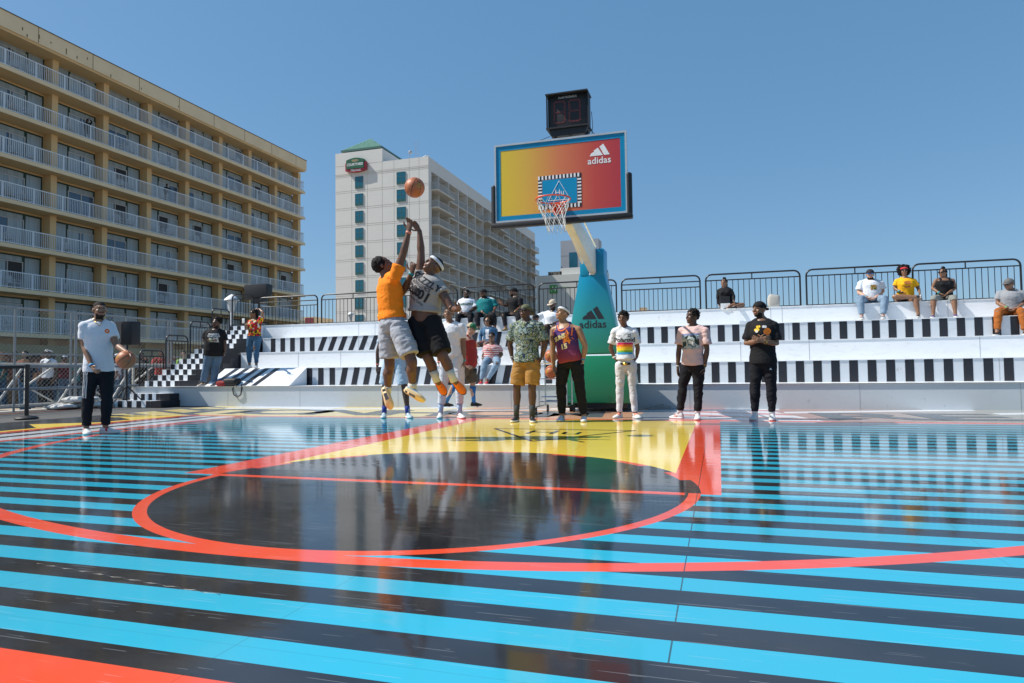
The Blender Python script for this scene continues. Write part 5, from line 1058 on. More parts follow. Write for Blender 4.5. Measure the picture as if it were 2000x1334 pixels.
SOCKW = mat('sock_white', (.62, .60, .52), .85, bmp=.3, bs=40); SOCKG = mat('sock_grey', (.05, .055, .06), .9); BLS = mat('shoe_black', (.015, .015, .016), .5); INK = mat('ink_black', (.02, .02, .024), .7); INKW = mat('ink_white', (.6, .6, .6), .7)
def multimat(name, cols, scale, kind='noise'):
    m, nt, b = newmat(name, .85, .2); v, x, y, z = coords(nt); n = noisen(nt, v, scale, 1.5, rough=.4) if kind == 'noise' else None
    if kind != 'noise': vo = nt.nodes.new('ShaderNodeTexVoronoi'); vo.inputs['Scale'].default_value = scale; nt.links.new(v, vo.inputs['Vector']); sx = nt.nodes.new('ShaderNodeSeparateColor'); nt.links.new(vo.outputs['Color'], sx.inputs[0]); n = X(nt, sx.outputs[0])
    cr = nt.nodes.new('ShaderNodeValToRGB'); cr.color_ramp.interpolation = 'CONSTANT'; e = cr.color_ramp
    while len(e.elements) < len(cols): e.elements.new(.5)
    for k, (p, c) in enumerate(cols): e.elements[k].position = p; e.elements[k].color = (*c, 1)
    nt.links.new(n.v, cr.inputs[0]); nt.links.new(cr.outputs[0], b.inputs['Base Color']); return m
HAW = multimat('leaf_print', [(0, (.20, .27, .26)), (.36, (.02, .035, .07)), (.43, (.20, .28, .13)), (.47, (.025, .04, .08)), (.51, (.38, .43, .38)), (.55, (.03, .05, .09)), (.59, (.26, .30, .12)), (.64, (.04, .06, .10)), (.69, (.42, .46, .44))], 12)
AFR = multimat('bright_print', [(0, (.45, .02, .03)), (.3, (.02, .015, .015)), (.45, (.60, .36, .02)), (.6, (.5, .5, .46)), (.72, (.45, .02, .03)), (.85, (.10, .07, .01))], 22, 'v')
FLO = multimat('floral_print', [(0, (.03, .02, .025)), (.42, (.30, .06, .05)), (.5, (.42, .38, .34)), (.56, (.03, .02, .025)), (.64, (.10, .12, .06))], 24)
YOP = multimat('orange_yellow_print', [(0, (.75, .40, .02)), (.5, (.6, .12, .02)), (.7, (.75, .45, .05))], 18)
def stripemat(name, c1, c2, w_, axis='z'):
    m, nt, b = newmat(name, .85, .2); v, x, y, z = coords(nt); q = {'x': x, 'z': z}[axis]; nt.links.new(mixc(nt, (q/w_+noisen(nt, v, 3, 1)*.8).frac() < .5, c1, c2), b.inputs['Base Color']); return m
RWS = stripemat('red_white_stripes', (.42, .025, .04), (.62, .58, .56), .042)
def dye(name, lo, hi, z0, z1):
    m, nt, b = newmat(name, .6, .3); v, x, y, z = coords(nt); t = ((z-z0)/(z1-z0)+(noisen(nt, v, 5, 3)-.5)*.6).op('MULTIPLY', 1.0, clamp=True); nt.links.new(mixc(nt, t, lo, hi), b.inputs['Base Color']); return m
def pbodies():
    J = PJ
    Z = Vector((0, 0, 1))
    # --- man in white with ball
    h = human(J['A'], 'man in white t-shirt and black three-stripe trousers holding a basketball under his arm', 'b', .98, head=(62, 6), hair='fade', beard=1, top=dict(k='tee', m=TW, hem=-.14, sl=.62), bottom=dict(k='p', m=PBL, len=1.93, loose=.003, cuff=.052), shoes=dict(m=SHOEW, acc=mat('shoe_red', (.5, .03, .04), .5), sole=mat('shoe_sole_white', (.7, .68, .62), .5)), curl=(.9, 1.0), palms=(None, ((0, 0, 1), (-1, 0.1, .1))), vox=.0075)
    decal(h, h.shirt, [sdisk(0, 0, .03)], chest(h, .78, .085), h.lat, Z, h.F, mat('badge_orange', (.75, .16, .02), .6)); decal(h, h.shirt, [([(-.014, -.006), (.014, -.006), (0, .014)], [(0, 1, 2)])], chest(h, .78, .085), h.lat, Z, h.F, INKW, off=.006)
    k = MB(); nk = h.J['nk']; k.tube([nk+h.lat*.055+h.F*.03-Z*.0, nk+h.F*.105-Z*.055+h.lat*.02, nk+h.F*.12-Z*.085, nk+h.F*.105-Z*.055-h.lat*.03, nk-h.lat*.055+h.F*.03], .004, 5); h.part('necklace', k, mat('gold', (.6, .38, .08), .25, .5, .9))
    wristband(h, 'L', mat('blue_band', (.02, .25, .5), .5), .93)
    J_ = h.J
    # three side stripes on the outer trouser leg
    a, b_ = J_['hpL'], J_['knL']; n = (-h.lat*.75+h.F*.65).normalized(); ax = orth(h.F*.75+h.lat*.65, n)
    decal(h, h.pants, [srect(-.03+i*.024, -.36, -.018+i*.024, .02, 1, 12) for i in range(3)], a+Z*.0, ax, (a-b_).normalized(), n, INKW, 'side_stripes')
    ball((-5.39, -3.28, .985), 'basketball held against his hip by the man in white at the left', (.2, .9, .3), logo=(-.25, -1, .25))
    # --- orange jumper
    h = human(J['orange'], 'man in bright orange t-shirt and grey shorts jumping with his back to the camera', 'd2', 1.03, away=True, head=(108, 24), roll=4, hair='round', top=dict(k='tee', m=TO, hem=.0, sl=.5, wr=.007, n='t_shirt'), bottom=dict(k='s', m=GS, len=.82, flare=1.10, wr=.012, waist=.17, n='shorts'), sock=(SOCKW, .22), shoes=dict(m=LBL, acc=CORAL, sole=PSO, patch=mat('patch_slate', (.10, .13, .17), .5), air=1, U=((-.15, 1, .25), (.35, .75, .55)), z=lambda a, c: a < -.045 and c > .04), curl=(.5, .75), palms=(((0, 0, 1), (1, 0, 0)), ((-1, .2, 0), (.6, -.6, .3))), vox=.0075)
    wristband(h, 'R', CORAL, .93); wristband(h, 'L', mat('teal_band', (.02, .35, .4), .5), .93)
    # --- grey jumper
    h = human(J['grey'], 'man in sleeveless grey t-shirt and black shorts stretching up in mid jump', 'd2', 1.12, head=(-32, 38), roll=14, hair='fade', band=TW, top=dict(k='tee', m=TG, hem=.05, sl=.22, sw=.078, wr=.007, n='sleeveless_shirt'), bottom=dict(k='s', m=TB, len=.92, flare=1.12, wr=.010, waist=.05, n='shorts'), sock=(SOCKW, .42), shoes=dict(m=ORS, acc=NAVY, sole=mat('dark_sole', (.05, .05, .08), .5), air=1, U=((.3, -1, .35), (.3, -1, .35)), z=lambda a, c: (a < -.02 and c < .06)), curl=(.7, .4), palms=(((-1, 0, .3), (0, -1, -.3)), ((-.5, 0, 1), (.3, -1, .2))), vox=.0075)
    u = (h.J['nk']-(h.J['hpL']+h.J['hpR'])/2).normalized(); la = orth(h.J['shR']-h.J['shL'], u); la = orth(la*.9-Z*.15, u); n = la.cross(u).normalized(); n = n if n.dot(h.F) > 0 else -n
    la = (h.J['shR']-h.J['shL']).normalized(); u = orth(u, la); n = la.cross(u).normalized(); n = n if n.dot(h.F) > 0 else -n; c = chest(h, .68); T = [shift(text2d('GRIZZLY', .10, .003), .01, .085), shift(text2d('ATHLETICS', .055, .001), .0, .02), shift(text2d('20', .15, .006), -.085, -.07), shift(text2d('01', .15, .006), .10, -.07), sdisk(.008, -.065, .05), shift(text2d('Training Camp', .045, .0), .01, -.155)]
    decal(h, h.shirt, T, c, la, u, n, INK, off=.006)
    k = MB(); P = h.P; k.tube([P(.085, -.06, .03), P(.10, -.085, -.06), P(.09, -.09, -.11)], [(.03, .012), (.032, .01), (.02, .008)], 10); h.part('headband_tail', k, TW)
    # --- man behind
    h = human(J['bluewhite'], 'man in light blue shorts standing on the base line hidden behind the orange jumper', 'd1', 1.0, head=(0, 5), hair='fade', top=dict(k='tee', m=LB, hem=-.12), bottom=dict(k='s', m=LB, len=.95, flare=1.15, n='shorts'), sock=(mat('sock_blue', (.04, .06, .28), .9), .25), shoes=dict(m=LBL, hi=1)); wristband(h, 'L', CORAL, .9)
    h = human(J['vneck'], 'man in white v-neck t-shirt and white trousers behind the black-shorts jumper', 'd3', 1.0, head=(8, 8), hair='fade', top=dict(k='tee', m=TW, hem=-.14), bottom=dict(k='p', m=WJ, len=1.72, loose=.012, cuff=.062), sock=(mat('sock_paleblue', (.35, .45, .6), .9), .3), shoes=dict(m=SHOEW, hi=1, acc=CORAL, z=lambda a, c: a < -.04 and c > .08)); wristband(h, 'R', mat('teal_band', (.02, .35, .4), .5), .92); wristband(h, 'L', CORAL, .92)
    h = human(J['redtank'], 'man in red sleeveless shirt, brown cargo shorts and green cap walking past the stand', 'l', 1.08, head=(82, -14), hair='short', glasses=LENS, cap=([mat('cap_tan', (.45, .36, .24), .8), mat('cap_green', (.02, .16, .07), .8)], False), top=dict(k='tank', m=RED, hem=-.14, n='tank_top'), bottom=dict(k='s', m=BRS, len=.98, flare=1.12, n='cargo_shorts'), shoes=dict(m=mat('sandal_brown', (.06, .045, .035), .7), sole=DARK), sock=(mat('calf_sleeve_blue', (.03, .16, .42), .8), .82), belly=.05)
    k = MB(); a = h.J['shL']; k.tube([a+Z*.03, chest(h, .7, 0)+h.F*.17, h.J['hpR']+h.F*.12+Z*.1], .009, 5); h.part('camera_strap', k, ORS)
    cm = thing('camera', tuple(h.J['haR']), 'small dark camera in the hand of the man with the green cap', 'camera'); b = MB(); c = h.J['haR']; b.box(tuple(c-Vector((.06, .06, .04))), tuple(c+Vector((.06, 0, .04)))); b.build('camera_body', DARK, cm, bevel=.006); b = MB(); b.cyl(tuple(c+Vector((.02, -.06, 0))), tuple(c+Vector((.02, -.11, 0))), .03, 12); b.build('lens', BLACKM, cm)
    # --- spectators on the base line
    h = human(J['hawaii'], 'man in leaf-print shirt and mustard shorts with both hands in his pockets', 'd1', 1.08, head=(-22, 16), hair='fade', glasses=LENS, cap=(mat('camo_cap', (.10, .11, .06), .85, var=.5, vs=22), True), top=dict(k='tee', m=HAW, hem=-.16, sl=.78, sw=.088, wr=.010, n='shirt'), bottom=dict(k='s', m=KH, len=.90, flare=1.07, n='shorts', wr=.012), sock=(SOCKG, .38), shoes=dict(m=BLS, sole=mat('shoe_sole_white', (.7, .68, .62), .5)), curl=(.9, .9), vox=.0075)
    wristband(h, 'L', mat('steel_watch', (.3, .32, .34), .3), .93)
    b = chest(h, .98); k = MB(); k.tube([b+h.F*.02+h.lat*.07, b+h.F*.09-Z*.02+h.lat*.03, b+h.F*.12-Z*.07], [(.018, .006)]*3, 8); k.tube([b+h.F*.02-h.lat*.07, b+h.F*.09-Z*.02-h.lat*.03, b+h.F*.12-Z*.07], [(.018, .006)]*3, 8); h.part('collar', k, HAW)
    PUR = dye('purple_dye', (.30, .04, .05), (.060, .022, .14), .95, 1.2)
    h = human(J['jersey'], 'man in purple basketball jersey number 15 and white headband gazing upward', 'm', 1.06, head=(-38, 24), hair='fade', band=TW, top=dict(k='tank', m=PUR, hem=-.12, n='jersey'), bottom=dict(k='p', m=PBL, len=1.95, loose=.008, cuff=.047, wr=.010), shoes=dict(m=SHOEW, stripes=INK), curl=(.5, .9), vox=.0075)
    c = chest(h, .55); OR = mat('print_orange', (.80, .22, .02), .6); CRM = mat('print_cream', (.70, .62, .35), .6)
    st_ = []; cx, cy = .075, .045; pts = []
    for i in range(16): a = 2*math.pi*i/16+.2; r = (.115 if i % 2 == 0 else .065)*(1.15 if i in (2, 4) else 1); pts.append((cx+r*math.cos(a), cy+r*math.sin(a)*1.0))
    st_.append(([(cx, cy)]+pts, [(0, i+1, (i+1) % 16+1) for i in range(16)]))
    decal(h, h.shirt, st_, c, h.lat, Z, h.F, OR, off=.006); decal(h, h.shirt, [([(x*.9-.04-i*.0, y) for x, y in [(-.10, -.045-.013*i), (.06, .01-.013*i), (.06, .003-.013*i), (-.10, -.052-.013*i)]], [(0, 1, 2, 3)]) for i in range(5)], c, h.lat, Z, h.F, OR, off=.005)
    rt_ = text2d('SUNS', .082, .005, shear=.2); ca, sa = math.cos(.38), math.sin(.38); decal(h, h.shirt, [([(x*ca-y*sa-.06, x*sa+y*ca+.035) for x, y in rt_[0]], rt_[1])], c, h.lat, Z, h.F, CRM, off=.009)
    r2 = text2d('15', .105, .005); decal(h, h.shirt, [([(x*ca*1.1-y*sa*.3+.01, x*sa*.6+y-.10) for x, y in r2[0]], r2[1])], c, h.lat, Z, h.F, CRM, off=.008)
    bs = sdisk(cx, cy, .042); decal(h, h.shirt, [([(cx+.042*math.cos(a)*t, cy+.042*math.sin(a)*t) for a in [2*math.pi*i/20 for i in range(20)] for t in (.92, 1)], [(2*i, 2*i+1, (2*i+3) % 40, (2*i+2) % 40) for i in range(20)]), srect(cx-.04, cy-.002, cx+.04, cy+.002), srect(cx-.002, cy-.04, cx+.002, cy+.04)], c, h.lat, Z, h.F, INK, off=.009)
    ar = [math.pi+math.pi*i/14 for i in range(15)]
    decal(h, h.shirt, [([(q*math.cos(t), q*1.1*math.sin(t)+.05) for t in ar for q in (.078, .094)], [(2*i, 2*i+1, 2*i+3, 2*i+2) for i in range(14)])], chest(h, .86), h.lat, Z, h.F, ORS, 'neck_trim')
    for sx in (-1, 1): decal(h, h.shirt, [srect(sx*.150-.008, -.06, sx*.150+.008, .10, 1, 8)], chest(h, .76), h.lat, Z, h.F, ORS, 'arm_trim')
    wristband(h, 'R', mat('blue_band', (.02, .25, .5), .5), .9)
    # --- rainbow tee
    h = human(J['rainbow'], 'slim man in white t-shirt with rainbow stripes, thumbs in his white jeans pockets', 'd2', .80, head=(-8, 0), hair='twist', top=dict(k='tee', m=TW, hem=.0, sl=.72, sw=.085, wr=.009), bottom=dict(k='p', m=WJ, len=1.97, cuff=.048, wr=.009, loose=.0), shoes=dict(m=SHOEW, acc=CORAL, z=lambda a, c: .03 < a < .1 and c > .05), curl=(.8, .8), vox=.0075)
    c = chest(h, .5); cols = [(.60, .02, .14), (.80, .18, .02), (.85, .42, .02), (.80, .62, .03), (.18, .42, .04), (.02, .30, .62)]
    for i, q in enumerate(cols): decal(h, h.shirt, [srect(-.13+.004*max(0, i-3), .045-.031*(i+1), .13-.004*max(0, i-3), .045-.031*i, 10, 1)], c, h.lat, Z, h.F, mat('rainbow_%d' % i, q, .7), 'rainbow_stripe')
    decal(h, h.shirt, [shift(text2d('Polaroid', .098, .003), 0, .088), shift(text2d('Color', .035, 0), -.075, .155), srect(.06, .135, .10, .175)], c, h.lat, Z, h.F, INK)
    decal(h, h.shirt, [sdisk(.08, .155, .012)], c, h.lat, Z, h.F, INKW, off=.006)
    k = MB(); Hc = chest(h, .05); r = h.TR[2]; k.tube([Hc+r[2]*(r[3]+.013)*math.cos(a)+h.F*(r[4]+.016)*math.sin(a)-Z*.02 for a in [2*math.pi*i/24 for i in range(24)]], [(.018, .005)]*24, 6, lat=Z, closed=True); h.part('belt', k, BLS)
    k = MB(); k.box(tuple(Hc+h.F*(r[4]+.018)-Vector((.035, .006, .04))), tuple(Hc+h.F*(r[4]+.022)+Vector((.035, .006, 0)))); h.part('buckle', k, mat('gold', (.6, .38, .08), .25, .5, .9)); wristband(h, 'L', INKW, .9)
    # --- pink tee
    h = human(J['pink'], 'man in pale pink t-shirt with a surf photo print looking left', 'd1', .94, head=(-48, 8), hair='twist', top=dict(k='tee', m=TP, hem=-.1, sl=.7, sw=.09, wr=.010), bottom=dict(k='p', m=PBL, len=1.90, cuff=.055, wr=.012, loose=.004), shoes=dict(m=SHOEW, hi=1, acc=CORAL, z=lambda a, c: a < -.045 and c > .08, stripes=CORAL), vox=.0075)
    c = chest(h, .62)-h.lat*.01; PH = multimat('surf_photo', [(0, (.03, .05, .05)), (.42, (.35, .40, .40)), (.52, (.12, .18, .22)), (.6, (.5, .52, .52))], 9); decal(h, h.shirt, [srect(-.14, -.12, .14, .085, 10, 8)], c, h.lat, Z, h.F, PH, 'photo_print'); decal(h, h.shirt, [srect(-.14, .085, .14, .115, 10, 1)], c, h.lat, Z, h.F, mat('photo_sky', (.16, .20, .35), .7), 'photo_print')
    wristband(h, 'L', mat('grey_band', (.35, .38, .4), .5), .93); wristband(h, 'R', mat('orange_band', (.5, .18, .05), .5), .86); wristband(h, 'R', mat('green_band', (.03, .12, .06), .5), .91)
    # --- crossed arms
    h = human(J['crossed'], 'man in black t-shirt with arms crossed and backwards black cap', 'd3', 1.04, head=(-42, 4), hair='fade', beard=1, cap=(TB, True), top=dict(k='tee', m=TB, hem=-.14, sl=.78, sw=.085), bottom=dict(k='p', m=PBL, len=1.92, cuff=.045, wr=.010, loose=.003), shoes=dict(m=SHOEW, hi=1, acc=CORAL, z=lambda a, c: a < -.045 and c > .08), curl=(.3, .3), palms=(((0, 0, 1), (0, 1, 0)), ((0, 0, 1), (0, 1, 0))), vox=.0075)
    c = chest(h, .72); YY = mat('print_yellow', (.75, .5, .02), .7); decal(h, h.shirt, [sdisk(-.05, .06, .02), sdisk(-.025, .064, .018), sdisk(-.075, .015, .022), sdisk(-.045, .018, .024)], c, h.lat, Z, h.F, YY); decal(h, h.shirt, [sdisk(.035, .062, .02), sdisk(.06, .058, .02), sdisk(-.06, -.005, .02)], c, h.lat, Z, h.F, INKW, off=.005)
    decal(h, h.shirt, [sdisk(.085, -.01, .05)], c, h.lat, Z, h.F, mat('print_flame', (.62, .16, .01), .7, var=.6, vs=12), off=.007); wristband(h, 'L', CHROME, .88); wristband(h, 'R', mat('gold', (.6, .38, .08), .25, .5, .9), .86)
    decal(h, h.pants, [([(-.02, -.012), (.02, -.012), (0, .018)], [(0, 1, 2)])], h.J['hpR']+h.lat*.03-Z*.08, h.lat, Z, h.F, INKW)
    # --- seated and standing in the stand
    VV = .0105
    bt = dict(k='p', m=PBL, len=1.85, cuff=.055)
    h = human(J['whitejersey'], 'seated man in white baseball jersey with dark sunglasses, leftmost of three on top row', 'd1', 1.22, head=(2, 2), hair='fade', beard=True, glasses=LENS, top=dict(k='tee', m=TW, hem=-.08, sl=.9, sw=.095), bottom=bt, shoes=dict(m=BLS), seat=True, belly=.05, vox=VV)
    decal(h, h.shirt, [shift(text2d('CHARGERS', .09, .003), 0, 0)], chest(h, .62), h.lat, Z, h.F, mat('green_print', (.02, .10, .06), .7)); wristband(h, 'R', mat('blue_band', (.02, .25, .5), .5), .88)
    h = human(J['teal'], 'seated man in teal t-shirt with white shoulders and black cap', 'd2', 1.24, head=(-10, 4), hair='fade', beard=True, cap=(TB, False), top=dict(k='tee', m=TEAL, hem=-.08, sl=.85, sw=.09), bottom=bt, shoes=dict(m=BLS), seat=True, belly=.06, vox=VV)
    k = MB()
    for sd in 'LR': k.tube([h.J['nk']+(h.J['sh'+sd]-h.J['nk'])*.35+Z*.05, h.J['sh'+sd]+Z*.045, lerp(h.J['sh'+sd], h.J['el'+sd], .5)+(h.lat*(.065 if sd == 'R' else -.065))], [(.05, .035), (.055, .035), (.05, .02)], 10)
    h.part('shoulder_panel', k, TW); wristband(h, 'R', mat('shoe_red', (.5, .03, .04), .5), .88)
    h = human(J['blackback'], 'seated man in black t-shirt and backwards cap gesturing with one raised hand', 'd2', 1.1, head=(-62, 4), hair='fade', beard=True, glasses=LENS, cap=(TB, True), top=dict(k='tee', m=TB, hem=-.08, sl=.7), bottom=bt, shoes=dict(m=mat('tan_boot', (.30, .19, .07), .7), sole=DARK), seat=True, vox=VV, palms=(((0, 0, 1), (1, 0, 0)), None)); wristband(h, 'R', mat('gold', (.6, .38, .08), .25, .5, .9), .9)
    h = human(J['denim'], 'seated woman in denim jacket and floral trousers with big curly dark hair', 'd3', .98, head=(-12, 0), hair='bigafro', glasses=LENS, fem=True, top=dict(k='tee', m=DEN2, hem=-.04, sl=1.8, n='jacket'), bottom=dict(k='p', m=FLO, len=1.8, cuff=.06), shoes=dict(m=SHOEW), seat=True, vox=VV); decal(h, h.shirt, [srect(-.045, -.12, .045, .12, 3, 6)], chest(h, .55), h.lat, Z, h.F, TW, 'inner_shirt')
    h = human(J['stripes'], 'seated woman in red and white striped t-shirt and blue jeans, lowest on the stand', 'd2', 1.12, head=(2, 0), hair='fade', glasses=LENS, fem=True, top=dict(k='tee', m=RWS, hem=-.06, sl=.6), bottom=dict(k='p', m=DENL, len=1.9, cuff=.045), shoes=dict(m=mat('shoe_red', (.5, .03, .04), .5)), seat=True, belly=.02, vox=VV); k = MB(); k.tube([h.J['shL']+h.lat*.06+Z*.05, chest(h, .7)+h.F*.19, h.J['hpR']+h.F*.12+Z*.08], .006, 5); h.part('bag_strap', k, ORS); wristband(h, 'L', INKW, .9)
    h = human(J['beigecap'], 'bearded man in white t-shirt and beige cap leaning forward beside the basket stand', 'd1', 1.2, head=(-22, -14), hair='fade', beard=True, cap=(mat('cap_beige', (.50, .42, .32), .85), False), top=dict(k='tee', m=TW, hem=-.06, sl=.75, sw=.09), bottom=dict(k='p', m=BRN, len=1.85), shoes=dict(m=BLS), seat=True, vox=VV); wristband(h, 'R', mat('steel_watch', (.5, .52, .54), .3), .93, r=.038)
    human(J['blackcap2'], 'seated person in black cap mostly hidden behind the shoulder of the leaf-print shirt', 'd2', .9, head=(-10, -4), hair='fade', cap=(TB, False), top=dict(k='tee', m=TB, hem=-.06), bottom=dict(k='p', m=BRN, len=1.8), shoes=dict(m=BLS), seat=True, vox=VV)
    human(J['crossleg'], 'woman in black hoodie sitting cross-legged on the top row beside a drawstring bag', 'd3', .95, head=(-18, 4), hair='bun', fem=True, top=dict(k='tee', m=TB, hem=-.1, sl=1.9, n='hooded_top'), bottom=dict(k='s', m=TB, len=.35, n='shorts'), shoes=dict(m=BLS), seat=True, vox=VV)
    h = human(J['bluesunglasses'], 'seated man in white t-shirt and light jeans with blue mirrored sunglasses', 'l', 1.16, head=(-6, 0), hair='fade', beard=True, glasses=mat('blue_lens', (.0, .2, .6), .1, .8), cap=(mat('navy_cap', (.02, .02, .03), .85), False), top=dict(k='tee', m=TW, hem=-.08, sl=.7, sw=.085), bottom=dict(k='p', m=DENL, len=1.9, cuff=.06, loose=.01), shoes=dict(m=mat('shoe_grey', (.2, .2, .21), .6)), seat=True, belly=.04, vox=VV); decal(h, h.shirt, [srect(-.065, -.06, .065, .055, 4, 4)], chest(h, .6), h.lat, Z, h.F, multimat('small_print', [(0, (.10, .10, .02)), (.45, (.5, .36, .12)), (.6, (.4, .08, .04)), (.7, (.6, .55, .5))], 30)); wristband(h, 'L', mat('teal_band', (.02, .35, .4), .5), .9)
    h = human(J['yellowwoman'], 'woman in yellow t-shirt and red headband sitting with one leg crossed', 'd3', 1.12, head=(-8, 2), hair='bigafro', glasses=LENS, fem=True, band=mat('red_band', (.60, .03, .05), .8), top=dict(k='tee', m=YT, hem=-.08, sl=.65), bottom=dict(k='s', m=TB, len=.45, n='shorts'), shoes=dict(m=BLS), seat=True, vox=VV); decal(h, h.shirt, [sdisk(-.03, .04, .04), sdisk(.03, .04, .04)], chest(h, .66), h.lat, Z, h.F, mat('print_rust', (.45, .15, .03), .7)); decal(h, h.shirt, [shift(text2d('LOVE', .05, .002), 0, -.03)], chest(h, .62), h.lat, Z, h.F, mat('print_magenta', (.4, .02, .08), .7)); wristband(h, 'L', mat('teal_band', (.02, .35, .4), .5), .9)
    h = human(J['blacktank'], 'woman in black sleeveless top and grey capri trousers looking left', 'd3', 1.06, head=(-42, 2), hair='bun', glasses=LENS, fem=True, top=dict(k='tank', m=TB, hem=-.1, n='tank_top'), bottom=dict(k='p', m=OLV, len=1.12, cuff=.085), shoes=dict(m=mat('shoe_purple', (.08, .04, .12), .6)), seat=True, vox=VV); wristband(h, 'L', mat('teal_band', (.02, .35, .4), .5), .9)
    h = human(J['greytee'], 'man in grey t-shirt, grey cap and rust trousers seated at the right edge', 'd3', 1.1, head=(-45, -4), hair='fade', glasses=LENS, cap=(mat('cap_grey', (.12, .12, .12), .85), False), top=dict(k='tee', m=GT_, hem=-.08, sl=.6), bottom=dict(k='p', m=RUST, len=1.9, cuff=.055, wr=.012), shoes=dict(m=BLS), seat=True, vox=VV); wristband(h, 'L', mat('green_band2', (.05, .35, .08), .5), .9)
    h = human(J['afroblack'], 'bearded man in black t-shirt and ripped jeans standing on the first ledge', 'd1', 1.22, head=(-5, -6), hair='afro', beard=True, top=dict(k='tee', m=TB, hem=-.16, sl=.7, sw=.09), bottom=dict(k='p', m=DEN, len=1.92, cuff=.065, loose=.01), shoes=dict(m=mat('tan_shoe', (.35, .27, .2), .7)), belly=.04, vox=VV)
    decal(h, h.shirt, [shift(text2d('PHARRELL', .055, .003), 0, .06), shift(text2d('SOMETHING', .05, .003), 0, .01), shift(text2d('IN THE', .07, .004), 0, -.05), shift(text2d('WATER', .07, .004), 0, -.11)], chest(h, .68), h.lat, Z, h.F, INKW); wristband(h, 'L', mat('yellow_band', (.6, .55, .05), .5), .88); wristband(h, 'L', mat('teal_band', (.02, .35, .4), .5), .93)
    h = human(J['patterned'], 'woman in bright patterned shirt and ripped jeans with one hand on her head', 'd3', 1.08, head=(-40, 0), hair='long', glasses=LENS, fem=True, top=dict(k='tee', m=AFR, hem=-.06, sl=.6, sw=.08, n='shirt'), bottom=dict(k='p', m=DEN2, len=1.88, cuff=.045), shoes=dict(m=SHOEW), vox=VV, curl=(.8, .3))
    decal(h, h.pants, [srect(-.035, -.05, .035, -.02, 3, 1), srect(-.035, 0, .035, .05, 3, 2)], h.J['knR']+Z*.04, h.lat, Z, h.F, skinmat('d3'), 'torn_patch')
    t = thing('phone', tuple(h.J['haL']), 'white phone held by the woman in the patterned shirt', 'phone'); b = MB(); c = h.J['haL']+Vector((-.02, -.02, .03)); b.box(tuple(c-Vector((.035, .006, .06))), tuple(c+Vector((.035, .006, .06)))); b.build('phone_body', WHITE, t, bevel=.004)
    human(J['yellowseat'], 'seated person in orange and yellow patterned shirt half hidden by the orange jumper', 'd2', 1.0, head=(0, 0), hair='fade', top=dict(k='tee', m=YOP, hem=-.06), bottom=dict(k='p', m=PBL, len=1.8), shoes=dict(m=BLS), seat=True, vox=VV)
    # --- crowd behind the fence and people on balconies
    def stand(x, y, z, s, ph, lean=0, armL=0, armR=0):
        c, sn_ = math.cos(R_(ph)), math.sin(R_(ph)); L = {}
        base = dict(hd=(0, -.02, 1.66), nk=(0, .02, 1.50), shL=(-.18, 0, 1.43), elL=(-.24, .02, 1.14), wrL=(-.25, -.06, .90), haL=(-.24, -.08, .80), shR=(.18, 0, 1.43), elR=(.24, .02, 1.14), wrR=(.25, -.06, .90), haR=(.24, -.08, .80), hpL=(-.095, 0, .93), knL=(-.11, -.02, .50), anL=(-.12, .02, .085), toL=(-.14, -.16, .03), hpR=(.095, 0, .93), knR=(.11, -.02, .50), anR=(.12, .02, .085), toR=(.14, -.16, .03))
        if armL == 1: base.update(elL=(-.24, -.14, 1.2), wrL=(-.14, -.30, 1.32), haL=(-.10, -.34, 1.4))
        if armR == 1: base.update(elR=(.24, -.14, 1.2), wrR=(.14, -.30, 1.32), haR=(.10, -.34, 1.4))
        if armR == 2: base.update(elR=(.28, -.05, 1.62), wrR=(.16, -.05, 1.80), haR=(.08, -.03, 1.86))
        return ['c', s]+[[x+s*(a[0]*c-a[1]*sn_), y+s*(a[0]*sn_+a[1]*c), z+s*a[2]] for a in (base[k] for k in PN)]
    BK = multimat('plaid_teal', [(0, (.02, .16, .14)), (.45, (.4, .38, .36)), (.55, (.02, .10, .12)), (.65, (.3, .05, .05))], 14)
    G1 = 'crowd standing behind the chain link fence'
